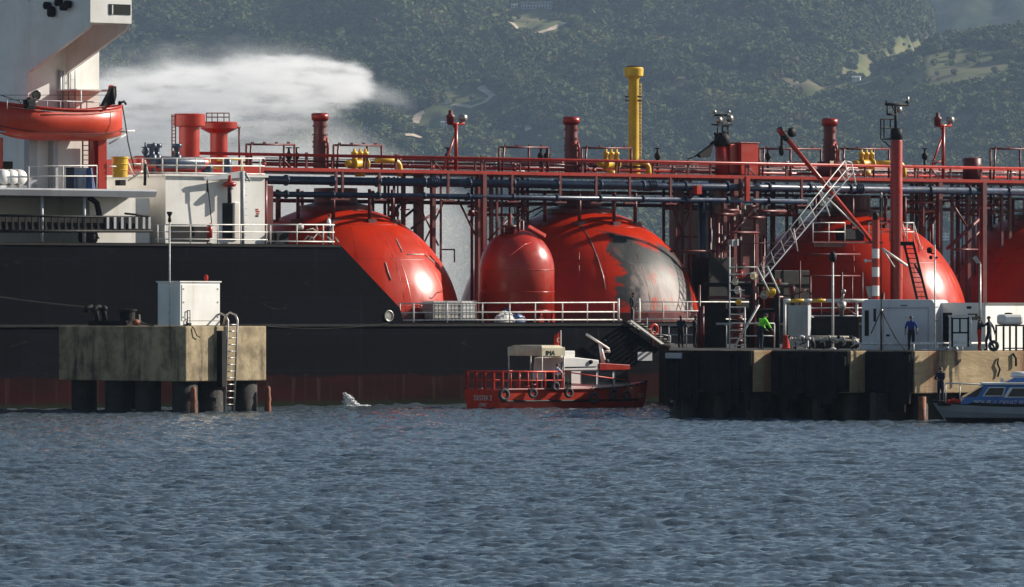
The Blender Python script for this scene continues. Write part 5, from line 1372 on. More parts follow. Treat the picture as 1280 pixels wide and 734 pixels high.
# lamp posts and poles
def lamp_post(px, Y, ytop, r, label, head='black', mt_='wrail', arm=None):
    F = onj(px, Y); o = thing('lamp_post', label, 'lamp post', F, 'poles along the jetty'); z_ = F.z(px, ytop)
    MB().bar((0, 0, 0), (0, 0, z_), r, 10, r * .75).lathe((0, 0, 0), [(r * 2.4, 0), (r * 2.4, .06), (r * 1.3, .1)], 12, False).build('pole', M[mt_], o)
    b = MB()
    if arm: b.bar((0, 0, z_), (arm[0], 0, z_ + arm[1]), r * .8); b.prism([(arm[0] - .1, z_ + arm[1]), (arm[0] + .12, z_ + arm[1] - .28), (arm[0] + .3, z_ + arm[1] - .2), (arm[0] + .08, z_ + arm[1] + .12)], -.12, .12)
    else: b.lathe((0, 0, z_), [(.1, -.02), (.16, .04), (.2, .14), (.2, .34), (.14, .42), (.1, .5), (0, .52)], 12)
    b.build('lamp_head', M[head], o)
    return o
lamp_post(1041, 333, 327, .07, 'white lamp post with dark round lantern beside the striped pipe rail')
lamp_post(1225, 322.4, 330, .075, 'weathered grey lamp post behind the two talking men', 'steel', 'steel', (-.28, .3))
F = onj(1168.5, 323.4); o = thing('antenna_pole', 'slim white pole at the right corner of the grey cabin', 'pole', F, 'poles along the jetty'); z_ = F.z(1168, 306)
MB().bar((0, 0, 0), (0, 0, z_), .045, 8, .035).build('pole', M['wrail'], o)
b = MB(); b.bar((0, 0, F.z(1168, 384)), (.18, 0, F.z(1168, 384)), .02); b.bar((0, 0, F.z(1168, 401)), (.18, 0, F.z(1168, 401)), .02); b.bar((0, 0, F.z(1168, 317)), (-.2, 0, F.z(1168, 317)), .03); b.lathe((-.26, 0, F.z(1168, 313)), [(0, -.16), (.16, -.1), (.16, .1), (0, .16)], 10, True, 'x'); b.lathe((-.2, 0, F.z(1168, 322)), [(0, -.1), (.1, -.05), (.1, .05), (0, .1)], 10, True, 'x'); b.lathe((.1, 0, F.z(1168, 322)), [(0, -.08), (.08, 0), (0, .08)], 10); b.build('sensor_head', M['black'], o)
F = onj(1101.5, 323.5); o = thing('weather_mast', 'thin dark guyed mast in front of the grey cabin', 'mast', F, 'poles along the jetty'); z_ = F.z(1101, 247)
MB().bar((0, 0, 0), (0, 0, F.z(1101, 386)), .05, 8).bar((0, 0, F.z(1101, 386)), (0, 0, z_), .028, 6).build('pole', M['black'], o)
b = MB(); b.lathe((0, 0, z_), [(0, -.05), (.06, 0), (.06, .2), (0, .3)], 10); b.lathe((0, 0, F.z(1101, 388)), [(.1, -.05), (.1, .05)], 10); b.build('mast_cap', M['steel'], o)
b = MB(); b.bar((0, 0, F.z(1101, 388)), (F.x(1089), -.02, F.z(1089, 417)), .028); b.bar((0, 0, F.z(1101, 388)), (F.x(1120), -.02, F.z(1120, 424)), .028); b.bar((F.x(1120), -.02, F.z(1120, 424)), (F.x(1131), 0, F.z(1131, 438)), .02); b.build('guy_stay', M['black'], o)
# striped marker post
F = onj(1094.5, 330); o = thing('marker_post', 'red and white banded marker post topped by a lantern', 'marker post', F)
rows = [(275, 311, 'red'), (311, 323, 'white'), (323, 334, 'red'), (334, 346, 'white'), (346, 357, 'red'), (357, 370, 'white'), (370, 439, 'red')]
for ya, yb, mt_ in rows:
    MB().lathe((0, 0, 0), [(.19, max(0, F.z(1094, yb))), (.19, F.z(1094, ya) - .003)], 18, False).build('post_band', M[mt_], o)
b = MB(); b.lathe((0, 0, F.z(1094, 275)), [(.1, 0), (.16, .05), (.16, .3), (.06, .42), (0, .44)], 12); b.build('lantern', M['black'], o)
b = MB(); b.bar((-.2, 0, F.z(1094, 326)), (-.5, 0, F.z(1094, 326)), .05); b.lathe((-.5, 0, F.z(1094, 326)), [(0, -.12), (.13, 0), (0, .12)], 10); b.build('floodlight', M['white'], o)
b = MB(); b.prism([(-.5, F.z(1094, 358)), (.2, F.z(1094, 358)), (-.1, F.z(1094, 374)), (-.35, F.z(1094, 372))], .2, .35); b.build('gauge_box', M['steel'], o)
# black ladder leaning against the tank side
F = onj(1148, 329); o = thing('leaning_ladder', 'black steel ladder leaning beside the big red post', 'ladder', F)
b = MB()
tops, bots = ((1130, 304), (1141, 302)), ((1147, 377), (1159.5, 377))
for (tx, ty), (bx, by) in zip(tops, bots):
    a = F.at(tx, ty); c_ = F.at(bx, by); d = (c_[0] - a[0], (c_[2] - a[2])); k = (0 - a[2]) / d[1]; b.bar(a, (a[0] + d[0] * k, 0, 0), .085, 4)
b.build('stile', M['black'], o)
for i in range(14):
    f = i / 12; x0_ = F.at(1130 + 17 * f, 305 + 72 * f); x1_ = F.at(1141 + 18.5 * f, 305 + 72 * f); MB().bar(x0_, x1_, .03, 4).build('rung', M['black'], o)
b = MB(); b.box(F.x(1126), F.x(1141), -.05, .5, F.z(1133, 307), F.z(1133, 302)); b.bar(F.at(1143, 330), F.at(1151, 345), .07, 4); b.build('ladder_platform', M['black'], o)

# access tower with gangway at the ship's side
F = onj(912, 338); o = thing('access_tower', 'white ladder tower beside the man in bright green', 'ladder', F)
b = MB()
for x, yt in ((912, 306), (931, 384)): b.bar((F.x(x), 0, 0), (F.x(x), 0, F.z(x, yt)), .04, 6)
b.build('stile', M['wrail'], o)
for y in (334, 343, 353, 363, 373, 384, 393, 404, 413, 423, 432):
    MB().bar((F.x(912), 0, F.z(912, y)), (F.x(931), 0, F.z(931, y)), .032, 5).build('rung', M['wrail'], o)
b = MB(); b.bar(F.at(913, 334), F.at(946, 334), .03); b.bar(F.at(946, 334), F.at(961, 364), .045); b.bar(F.at(959, 333), F.at(974, 366), .05); b.bar(F.at(932, 342), F.at(944, 342), .03); b.build('handrail', M['wrail'], o)
b = MB(); b.bar(F.at(949, 381), F.at(918, 434), .055); b.build('brace', M['wrail'], o)
b = MB(); b.bar(F.at(933, 404.5), F.at(968, 404.5), .04); b.bar(F.at(968, 404.5), (F.x(968), 0, 0), .035); b.bar(F.at(932, 420), F.at(968, 420), .03); b.build('guard_rail', M['wrail'], o)
random.seed(12)
for k, y in enumerate((398, 408, 414, 420, 426)):
    F_ = onj(921, 338.4); b = MB(); b.torus((0, 0, F_.z(921, y)), .26, .075, 'z', 18, 6); b.torus((.03, 0, F_.z(921, y) + .1), .24, .06, 'z', 18, 6)
    tag(b.build('hose_coil', M['dred'], None, F_), 'dark red hose coil hung on the white ladder tower, ' + ('topmost', 'second from the top', 'middle one', 'second from the bottom', 'lowest')[k] + ' of five', 'hose', 'red hose coils on the ladder tower')
# lower manifold cluster with orange and yellow valves
F = onj(905, 343); o = thing('loading_manifold', 'dark cluster of pipes with orange and yellow valves by the tower', 'manifold', F)
for (x, y, r, mt_) in ((925, 343, .17, 'red'), (919, 352, .14, 'canvas'), (922, 363, .15, 'hose'), (923, 378, .12, 'yellow'), (942, 345, .15, 'canvas'), (963, 365, .2, 'yellow'), (955, 369, .16, 'steel'), (990, 362, .16, 'dred'), (973, 352, .13, 'orange')):
    b = MB(); q = F.at(x, y, -.2); b.lathe((q[0], -.2, q[2]), [(r * .6, -r * 1.4), (r, -r), (r, r), (r * .6, r * 1.4)], 14, True, random.choice('xz')); b.torus((q[0], -.42, q[2]), r * 1.2, .025, 'y'); b.bar((q[0], -.42, q[2]), (q[0], -.2, q[2]), .03); b.build('valve', M[mt_], o)
for k in range(13):
    px = random.uniform(870, 975); y = random.uniform(345, 400); b = MB(); b.bar((F.x(px), random.uniform(0, .6), 0), (F.x(px), random.uniform(0, .6), F.z(px, y)), random.uniform(.05, .14), 8); b.build('pipe', M[random.choice(['dred', 'black', 'blue', 'dred'])], o)
for k, y in enumerate((356, 372, 388, 405)):
    b = MB(); b.bar(F.at(880 + 5 * k, y, .3), F.at(985 - 6 * k, y, .3), .11 - .015 * k, 10); b.build('pipe', M[('black', 'dred', 'black', 'grey')[k]], o)
b = MB(); b.path([F.at(955, 362, -.3), F.at(970, 368, -.35), F.at(985, 370, -.35), F.at(1000, 366, -.35), F.at(1008, 362, -.3)], .05); b.path([F.at(1008, 363, -.3), F.at(1030, 378, -.3), F.at(1052, 381, -.3), F.at(1064, 390, -.3), F.at(1073, 396, -.3)], .045); b.build('hose', M['dred'], o)
b = MB(); b.box(F.x(880), F.x(908), .8, 1.6, .02, F.z(890, 378)); b.box(F.x(934), F.x(972), .7, 1.5, .02, F.z(950, 388)); b.build('pump_block', M['black'], o)
b = MB()
for x in (780, 800, 838, 880, 895, 905): b.bar(F.at(x, 436, 1), F.at(x, 404, 1), .03)
b.bar(F.at(838, 404, 1), F.at(908, 404, 1), .03); b.bar(F.at(838, 418, 1), F.at(908, 418, 1), .025)
o2 = MB()
Fq = onj(836, 346); b = MB()
for x in (836, 858, 880, 896, 908): b.bar((Fq.x(x), 0, 0), (Fq.x(x), 0, 1.2), .03)
for z_ in (1.2, .7): b.bar((0, 0, z_), (Fq.x(908), 0, z_), .028)
tag(b.build('jetty_fence', M['grey'], None, Fq), 'thin grey guard fence along the shaded jetty edge', 'fence')

# white gangway stairs rising to the pipe deck
F = Frame(SF.world(S(950, 345, .4)), YAW); o = thing('boarding_stairs', 'long white stairs climbing from the jetty tower to the pipe deck', 'stairs', F)
wy = 0.0
def Fa(x, y, w=0.0): return F.at(x, y, w)
def lerp(a, b_, f): return a + (b_ - a) * f
for w in (0.0, .9):
    b = MB(); b.bar(Fa(952, 351, w), Fa(1066, 216, w), .05, 4); b.build('stringer', M['grey'], o)
for w in (0.0, .9):
    b = MB(); b.bar(Fa(948, 334, w), Fa(1056, 201, w), .035); b.bar(Fa(950, 342, w), Fa(1061, 209, w), .03); b.bar(Fa(1056, 201, w), Fa(1064, 203, w), .035)
    for k in range(9): f = (k + .3) / 9; b.bar(Fa(lerp(948, 1056, f), lerp(334, 201, f), w), Fa(lerp(952, 1066, f), lerp(351, 216, f), w), .03, 5)
    b.build('handrail', M['wrail'], o)
for k in range(26):
    f = (k + .5) / 26; q = Fa(lerp(952, 1066, f), lerp(351, 216, f)); MB().box(q[0] - .1, q[0] + .1, .06, .84, q[2] - .02, q[2] + .02).build('tread', M['grey'], o)
b = MB(); b.bar(Fa(992, 286, -.1), Fa(997, 314, -.1), .04); b.bar(Fa(1064, 203), Fa(1070, 232), .05); b.bar(Fa(1056, 201), Fa(1060, 225), .045); b.build('stay', M['wrail'], o)
# short gangway down from the main deck with its lifebuoy
F = Frame(SF.world(S(783, 400, -.2)), YAW); o = thing('gangway', 'short white gangway sloping down from the main deck gap', 'gangway', F)
for w in (0.0, -.9):
    dx = 0 if w == 0 else 3
    b = MB(); b.bar(F.at(785 + dx, 402 - dx * .3, w), F.at(832, 433, w), .09, 4); b.build('side_beam', M['wrail'], o)
b = MB()
for k in range(10): f = (k + .5) / 10; q = F.at(lerp(785, 832, f), lerp(402, 433, f)); b.box(q[0] - .12, q[0] + .12, -.85, -.06, q[2] + .05, q[2] + .09)
b.build('tread_board', M['hose'], o)
b = MB()
for x, y in ((792, 407), (809, 418), (826, 429)): q = F.at(x, y); b.bar(q, (q[0], 0, q[2] + 1.0), .025)
b.bar(F.at(826, 418, 0), F.at(838, 420, 0), .03); b.bar(F.at(838, 420, 0), F.at(838, 432, 0), .03); b.build('handrail', M['grey'], o)
F = Frame(SF.world(S(817.5, 412, -.5)), YAW); b = MB(); b.torus((0, 0, 0), .3, .085, 'y', 24, 10); b.bar((-.05, .05, .3), (-.05, .05, -1.0), .03); lb = b.build('lifebuoy', M['red'], None, F); tag(lb, 'red lifebuoy hanging beside the gangway', 'lifebuoy')

# ================================================================== mooring dolphin
DY = 344.0; p = P(232, HZ, DY); DF = Frame((p.x, p.y, 0), R(49))
dol = thing('mooring_dolphin', 'square brown concrete mooring dolphin on short dark piles', 'mooring dolphin', DF)
zt_, zb_ = DF.z(232, 408), DF.z(232, 477)
lx = DF.x(333)
def dol_len():
    lo, hi = 0, 30
    for _ in range(60):
        md = (lo + hi) / 2; wx, wy, _z = DF.world((0, md, 0))
        if CX + K * wx / wy > 73: lo = md
        else: hi = md
    return lo
ly = dol_len()
b = MB(); b.box(0, lx, 0, ly, zb_, zt_); b.build('deck_block', M['concrete'], dol, None, .06)
for x, y in ((.9, .9), (lx - .8, .9), (lx * .5, 1.2), (.9, ly * .38), (.9, ly * .62), (1.0, ly - 1.0), (lx - .9, ly * .5), (lx - .9, ly - 1)):
    MB().bar((x, y, -3), (x, y, zb_ - .003), .7, 18).build('pile', M['wood'], dol)
for x, y in ((.5, -.25), (lx + .0, -.25)):
    b = MB(); b.lathe((x, y + .15, 0), [(.17, -1), (.19, .2), (.16, .5), (.2, .7), (.15, 1.0), (.16, zb_ - .45), (.1, zb_ - .3), (0, zb_ - .3)], 10); b.build('fender', M['orange'], dol)
b = MB(); b.box(DF.x(268), DF.x(280), -.05, -.003, zb_ + .1, zt_ - .1)
b = MB(); b.box(DF.x(271), DF.x(276), -.4, -.01, zb_ - .3, zt_ - .25); b.build('rubber_strip', M['black'], dol)
o = thing('dolphin_ladder', 'tall grey hooped ladder on the sunlit dolphin face', 'ladder', DF)
w = -.35
for (tx, ty, bx, by) in ((285, 395, 281, 517), (297, 394, 292, 517)):
    b = MB(); a = DF.at(tx, ty + 6, w); c_ = DF.at(bx, by, w); b.path([(a[0] + .0, .7, zt_ + .1), (a[0], .55, DF.z(tx, ty + 2, w) + .05), (a[0], .2, DF.z(tx, ty - 1, w) + .1), (a[0], -.2, DF.z(tx, ty + 1, w) + .05), a, c_], .06, 8); b.build('stile', M['steel'], o)
for k in range(13): f = k / 13; MB().bar(DF.at(285 - 4 * f, 406 + 108 * f, w), DF.at(297 - 5 * f, 406 + 108 * f, w), .035, 6).build('rung', M['steel'], o)
F = Frame(DF.world((DF.x(224, .4) , .4, zt_)), R(49)); b = MB()
# cabinet on the dolphin
def dx_at(px, w): return DF.at(px, HZ, w)[0]
CFx = dx_at(225, .35); CF = Frame(DF.world((CFx, .35, zt_)), R(49)); wE = CF.x(275); hC = CF.z(225, 353)
def clen():
    lo, hi = 0, 10
    for _ in range(50):
        md = (lo + hi) / 2; wx, wy, _z = CF.world((0, md, 0))
        if CX + K * wx / wy > 197: lo = md
        else: hi = md
    return lo
lC = clen()
o = thing('switch_cabinet', 'white steel cabinet standing on the mooring dolphin', 'cabinet', CF)
MB().box(0, wE, 0, lC, .03, hC).build('body', M['white'], o, None, .03)
MB().box(-.06, wE + .06, -.06, lC + .06, hC + .003, hC + .07).build('roof', M['white'], o)
b = MB(); b.box(.12, wE - .1, -.03, -.003, .3, hC - .12); b.build('door', M['white'], o, None, .01)
b = MB()
for x in (.25, wE - .2):
    for z_ in (hC - .35, hC * .55, .5): b.box(x - .05, x + .05, -.055, -.031, z_ - .04, z_ + .04)
b.build('hinge', M['grey'], o)
b = MB(); b.lathe((wE * .75, .3, hC + .07), [(.09, 0), (.09, .08), (.12, .1), (.12, .26), (.06, .34), (0, .35)], 12); b.build('beacon', M['rvest'], o)
F = Frame(DF.world((dx_at(212, .9), .9, zt_)), R(49)); o = thing('light_pole', 'thin white light pole rising from the mooring dolphin', 'pole', F); z_ = F.z(212, 278)
MB().bar((0, 0, 0), (0, 0, z_), .055, 8, .04).build('pole', M['wrail'], o)
b = MB(); b.lathe((0, 0, z_), [(.08, 0), (.1, .1), (.06, .3), (.16, .5), (.16, .56), (0, .58)], 12); b.build('lamp', M['black'], o)
# mooring hooks and ropes
F = Frame(DF.world((1.1, ly * .72, zt_)), R(49)); o = thing('mooring_hook', 'black quick release mooring hooks on the dolphin top', 'mooring hook', F)
p0 = lambda px, y, w=0: F.at(px, y, w)
b = MB(); b.box(-.6, .6, -2.0, .9, 0.01, .3); b.lathe((0, -1.5, .3), [(.42, 0), (.42, .5), (.52, .53), (.52, .62), (0, .64)], 18, False); b.build('base', M['black'], o)
for y in (.2, .8):
    b = MB(); b.path([(0, y, .3), (-.1, y, .8), (-.35, y + .1, 1.05), (-.7, y + .1, 1.0), (-.8, y + .1, .7)], .14, 8); b.lathe((-.1, y, .95), [(.0, -.2), (.2, -.1), (.2, .1), (0, .2)], 10); b.build('hook', M['black'], o)
q = SF.world
def rope(pts, r, label, sag=0, mt_='rope'):
    o0 = Vector(pts[0]); F = Frame(o0); b = MB(); out = []
    for i in range(len(pts) - 1):
        for k in range(10):
            f = k / 10; p_ = Vector(pts[i]).lerp(Vector(pts[i + 1]), f) - o0; p_.z -= sag * 4 * f * (1 - f); out.append(p_)
    out.append(Vector(pts[-1]) - o0); b.path(out, r, 6)
    return tag(b.build('mooring_rope', M[mt_], None, F), label, 'rope', 'mooring ropes')
rope([P(-120, 352, 352), F.world((-.3, .2, .95))], .055, 'pale mooring rope running off to the left from the hooks', .15)
rope([F.world((.2, -2.2, .6)), DF.world((.6, ly * .42, zt_ + .22)), DF.world((.5, ly * .30, zt_ + .06))], .06, 'frayed mooring rope lying on the dolphin top', .05)
rope([DF.world((lx - .4, .5, zt_ + .06)), SF.world(S(486, 404, -.1))], .02, 'thin mooring line from the dolphin to the hull fairlead', .25, 'fender')
F = Frame(DF.world((.35, ly * .42, zt_)), R(49)); b = MB(); b.sphere((0, 0, .2), .2, 12, 8, -1, (1.3, 1, .9)); tag(b.build('rope_float', M['orange'], None, F), 'orange float tied on the frayed rope', 'float')
F = Frame(DF.world((DF.x(232, .25), .25, zt_)), R(49)); b = MB(); b.box(-.12, .12, -.02, .04, 0, .12); b.bar((.14, 0, .1), (.14, 0, .85), .025); b.bar((.34, 0, .1), (.34, 0, .85), .025); b.bar((.14, 0, .85), (.34, 0, .85), .025); b.bar((.14, 0, .45), (.34, 0, .45), .02); b.bar((.1, 0, .12), (.4, 0, .12), .07); b.path([(.2, -.05, .1), (.3, -.32, -.1), (.5, -.36, -.5), (.75, -.36, -.6)], .03); tag(b.build('cable_bracket', M['black'], None, F), 'small black bracket with trailing cable at the dolphin corner', 'bracket')

# ================================================================== red workboat
BF = Frame((P(628, HZ, 357.8).x, 357.8, 0), R(37)); boat = thing('work_boat', 'small red workboat with white cabin moored against the black hull', 'boat', BF)
B_ = BF.at; BW = 3.6
zsh = BF.z(640, 487); xbow = BF.x(809, 1.8)
def hull_loft():
    b = MB(); st = []
    L = xbow
    for i in range(21):
        t = i / 20; x = L * t; f = max(0.0, (t - .55) / .45); hb = (BW / 2) * (1 - f ** 2.3 * .98); ch = zsh + f ** 2 * .42
        st.append([(x + f * 0.0, BW / 2 - hb, ch), (x - f * .15, BW / 2 - hb * .93, .45), (x - f * .5, BW / 2 - hb * .72, -.5), (x - f * .5, BW / 2 + hb * .72, -.5), (x - f * .15, BW / 2 + hb * .93, .45), (x, BW / 2 + hb, ch)])
    n = 6; vs_ = [p for s_ in st for p in s_]; fs = []
    for i in range(20):
        for k in range(n): fs.append((i * n + k, (i + 1) * n + k, (i + 1) * n + (k + 1) % n, i * n + (k + 1) % n))
    fs.append(tuple(range(n))); fs.append(tuple(range(20 * n, 21 * n)))
    b.add(vs_, fs); return b, st
M['boatred'] = mat('boat_red', (.62, .04, .008), (.48, .028, .008), 1, .45, streak=(.10, .02, .015), samt=.5)
b, st = hull_loft(); hl = b.build('hull', M['boatred'], boat, None, .02)
b = MB()
for i in range(20):
    for k in (0, 5): b.bar(st[i][k], st[i + 1][k], .07, 6)
b.build('gunwale', M['dred'], boat)
b = MB()
for i in range(18): 
    a, c_ = Vector(st[i][1]), Vector(st[i + 1][1]); b.bar(a + Vector((0, -.02, 0)), c_ + Vector((0, -.02, 0)), .06, 6)
b.build('rubbing_strake', M['black'], boat)
# rails
b = MB(); zr = BF.z(640, 465)
xr1 = BF.x(705)
for z_, r in ((zr, .05), ((zr + zsh) / 2, .03)): 
    b.bar((.1, .15, z_), (xr1, .15, z_), r); b.bar((.1, BW - .15, z_), (xr1, BW - .15, z_), r); b.bar((.1, .15, z_), (.1, BW - .15, z_), r)
for k in range(8): x = .1 + (xr1 - .1) * k / 7; b.bar((x, .15, zsh), (x, .15, zr), .04); b.bar((x, BW - .15, zsh), (x, BW - .15, zr), .04)
b.bar((xr1, .12, zr), (BF.x(790), .3, BF.z(790, 476)), .035)
b.build('deck_rail', M['boatred'], boat)
b = MB()
for k in range(5): y = .15 + (BW - .3) * k / 4; b.box(.05, .15, y - .1, y + .1, zsh - .2, zr + .03)
b.build('stern_post', M['red'], boat)
# cabin
cx0, cx1, cxr = BF.x(700, .5), BF.x(785, .5), BF.x(748, .5)
zc0 = zsh - .05; zw0, zw1 = BF.z(745, 481, .5), BF.z(745, 463, .5); zr1 = BF.z(720, 447, .5); zrf = BF.z(770, 461, .5)
b = MB(); b.prism([(cx0, zc0), (cx1 + .35, zc0), (cx1 + .25, zw0), (cx1 - .12, zw1), (cx0, zw1)], .5, BW - .5); cbn = b.build('cabin', M['white'], boat, None, .04)
b = MB(); b.prism([(cx0 + .1, zw1 + .003), (cxr, zw1 + .003), (cxr, zr1 - .15), (cx0 + 1.0, zr1 + .02), (cx0 + .2, zr1 + .0)], .45, BW - .45); b.box(cx0 + .3, cx0 + 1.3, .8, 1.8, zr1 + .02, zr1 + .38); b.build('cabin_roof', M['white'], boat, None, .04)
b = MB(); b.prism([(cxr + .003, zw1 + .003), (cx1 + .15, zw1 + .003), (cx1 + .05, zw1 + .3), (cxr + .003, zw1 + .42)], .4, BW - .4); b.build('wheelhouse_roof', M['red'], boat, None, .03)
b = MB(); b.prism([(BF.x(701, .49), zc0 + .1), (BF.x(714, .49), zc0 + .1), (BF.x(714, .49), zr1 - .5), (BF.x(710, .49), zr1 - .3), (BF.x(701, .49), zr1 - .25)], .47, .499); b.box(cx0 - .03, cx0 - .003, .8, 1.9, zc0 + .1, zw1 - .05)
b.build('doorway', M['black'], cbn)
for xa, xb_, sl__ in ((727, 745, 0), (748.5, 765.5, 0), (769, 785, 3)):
    b = MB(); b.prism([(BF.x(xa, .5), zw0 + .02), (BF.x(xb_ + sl__, .5), zw0 + .02), (BF.x(xb_ - sl__ * .6, .5), zw1 - .04), (BF.x(xa, .5), zw1 - .04)], .47, .497); b.build('window', M['glass'], cbn)
b = MB(); xa, xb_ = cx1 + .25, cx1 - .12
for ya, yb in ((.65, 1.7), (1.9, BW - .65)): b.add([(xa + .02, ya, zw0), (xa + .02, yb, zw0), (xb_ + .04, yb, zw1 - .05), (xb_ + .04, ya, zw1 - .05)], [(0, 1, 2, 3)])
b.build('windscreen', M['glass'], cbn)
b = MB(); b.bar((cx0 + .3, .44, zr1 - .55), (cxr - .2, .44, zr1 - .52), .025); b.lathe((cxr - .6, .42, zr1 - .25), [(0, -.1), (.12, -.05), (.12, .05), (0, .1)], 10, True, 'y'); b.build('roof_fitting', M['black'], cbn)
# mast with radar
b = MB(); q0 = B_(755, 455, 1.6); b.bar(q0, B_(750, 430, 1.6), .16, 8, .09); b.bar(B_(752, 440, 1.6), B_(762, 439, 1.6), .06); ms = b.build('mast', M['wrail'], boat)
b = MB(); b.bar(B_(733, 418, 1.5), B_(761, 436, 1.5), .07, 6); b.bar(B_(761, 436, 1.5), B_(762, 441, 1.5), .04); b.build('radar_arm', M['wrail'], ms)
b = MB(); b.bar(B_(749, 430, 1.6), B_(747, 409, 1.6), .025, 5); b.lathe(B_(756, 426, 1.6), [(0, -.1), (.1, 0), (0, .1)], 8); b.lathe(B_(757, 452, 1.6), [(.0, -.15), (.2, -.1), (.22, .1), (0, .15)], 10); b.build('aerial', M['black'], ms)
# canopy
ca0, ca1 = BF.x(676, .3), BF.x(705, .3); zc_ = BF.z(676, 434, .3); zc2 = BF.z(676, 445, .3)
b = MB(); b.add([(ca0, .2, zc2), (ca0, .2, zc_ - .05), (ca0 + .2, .5, zc_ + .1), (ca0 + .2, BW - .5, zc_ + .1), (ca0, BW - .2, zc_ - .05), (ca0, BW - .2, zc2), (ca1, .2, zc2), (ca1, .2, zc_ - .05), (ca1 - .2, .5, zc_ + .1), (ca1 - .2, BW - .5, zc_ + .1), (ca1, BW - .2, zc_ - .05), (ca1, BW - .2, zc2)],
    [(0, 1, 7, 6), (1, 2, 8, 7), (2, 3, 9, 8), (3, 4, 10, 9), (4, 5, 11, 10), (0, 5, 4, 3, 2, 1), (6, 7, 8, 9, 10, 11)]); cp = b.build('canopy', M['canvas'], boat)
b = MB()
for x in (ca0 + .05, ca1 - .05):
    for y in (.25, BW - .25): b.bar((x, y, zsh - .1), (x, y, zc_), .04)
b.build('canopy_pole', M['wrail'], boat)
text('IMA', .38, (ca0 + .28, .19, zc2 + .04), (R(90), 0, 0), M['black'], cp)
text('DESTEK 2', .40, (-.02, BW / 2, zsh - .62), (R(90), 0, R(-90)), M['wrail'], hl, 'boat_name', 'CENTER')
text('IZMIT', .30, (-.02, BW / 2, zsh - .98), (R(90), 0, R(-90)), M['wrail'], hl, 'home_port', 'CENTER')
q = B_(791, 497, .0); text('ST1', .36, (xbow * .875, BW / 2 - (BW / 2) * (1 - ((.875 - .55) / .45) ** 2.3 * .98) - .03, zsh - .55), (R(90), 0, R(14)), M['canvas'], hl, 'bow_lettering')
# gear lying aft
MB().bar((1.2, .5, zsh), (1.6, .5, zsh + .8), .07).bar((1.5, .4, zsh + .05), (2.9, .5, zsh + .3), .06).build('deck_davit', M['dred'], boat); MB().box(3.2, 4.0, 1.2, 2.2, zsh - .05, zsh + .5).build('engine_hatch', M['dred'], boat); MB().bar((4.4, .4, zsh), (4.3, .4, zsh + .8), .08).build('deck_bollard', M['dred'], boat)
# tyre fenders
for i, (px, y, r) in enumerate([(629.5, 493.5, 8.2), (665.5, 491.5, 6.6), (710.5, 491, 6.8), (741.5, 497.5, 7.5), (767.5, 492.5, 7), (787, 494, 6.6), (694, 483, 6)]):
    w = -.14; x = BF.x(px, w); t = x / xbow; f = max(0, (t - .55) / .45); off = BW / 2 * f ** 2.3 * .98
    z_ = BF.z(px, y, w + off); rr = r * 357 / K
    F = Frame(BF.world((x, w + off - .04, z_)), R(33) + (R(18) * f if f else 0))
    b = MB(); b.torus((0, 0, 0), rr * .72, rr * .30, 'y', 26, 10); b.bar((0, .05, rr * .8), (0, .12, rr * .8 + .55), .02)
    lab = ['big tyre fender nearest the boat stern', 'tyre fender hanging below the canopy front post', 'tyre fender under the standing boatman', 'tyre fender under the aft cabin window', 'tyre fender under the middle cabin window', 'darkest tyre fender nearest the bow', 'tyre propped on deck beside the boatman'][i]
    tag(b.build('tyre_fender', M['rubber'], None, F), 'black ' + lab, 'tyre', 'tyre fenders along the red boat')
F = Frame(BF.world((BF.x(701, 1.4), 1.4, zr1 - .1)), R(33)); o = thing('flag', 'small red flag with white crescent and star above the boat cabin', 'flag', F)
z_ = F.z(701, 413)
MB().bar((0, 0, 0), (0, 0, z_), .03, 6).build('staff', M['wrail'], o)
b = MB(); n = 8; vs_ = []; 
for i in range(n + 1):
    x = -.02 - .42 * i / n; dy = .07 * math.sin(i * 1.1); vs_ += [(x, dy, z_ - .05 - .25 * i / n), (x, dy, z_ - .85 - .2 * i / n)]
b.add(vs_, [(2 * i, 2 * i + 1, 2 * i + 3, 2 * i + 2) for i in range(n)]); b.add([(v[0], v[1] + .012, v[2]) for v in vs_], [(2 * i, 2 * i + 2, 2 * i + 3, 2 * i + 1) for i in range(n)]); fl = b.build('flag_cloth', M['rvest'], o)
b = MB()
for i in range(20):
    a0, a1 = R(40 + 280 * i / 20), R(40 + 280 * (i + 1) / 20); e = lambda a: (-.2 + .13 * math.cos(a), -.1, z_ - .55 + .13 * math.sin(a)); g = lambda a: (-.175 + .105 * math.cos(a), -.1, z_ - .55 + .105 * math.sin(a)); b.add([e(a0), e(a1), g(a1), g(a0)], [(0, 1, 2, 3)])
b.add([(-.06 + (.05 if i % 2 == 0 else .02) * math.cos(R(36 * i)), -.1, z_ - .55 + (.05 if i % 2 == 0 else .02) * math.sin(R(36 * i))) for i in range(10)], [tuple(range(10))]); b.build('crescent_and_star', M['wrail'], fl)

# ================================================================== police boat
PF = Frame((P(1168, HZ, 313).x, 313, 0), R(0)); pb = thing('police_boat', 'blue and grey police launch with its bow under the jetty', 'boat', PF)
PW = 3.2; zg = PF.z(1200, 507); xe = PF.x(1420)
M['polgrey'] = mat('launch_grey', (.30, .32, .35), (.24, .26, .29), .8, .4)
b = MB(); st = []
NS = 26
for i in range(NS):
    t = i / (NS - 1); x = xe * t; f = max(0, 1 - t / .42); hb = PW / 2 * (1 - f ** 2.0 * .96); up = f ** 1.5 * .18
    st.append([(x, PW / 2 - hb, zg + up), (x + f * .25, PW / 2 - hb * .96, zg * .55 + up), (x + f * .6, PW / 2 - hb * .86, .30), (x + f * 1.1, PW / 2 - hb * .6, -.5), (x + f * 1.1, PW / 2 + hb * .6, -.5), (x + f * .6, PW / 2 + hb * .86, .30), (x + f * .25, PW / 2 + hb * .96, zg * .55 + up), (x, PW / 2 + hb, zg + up)])
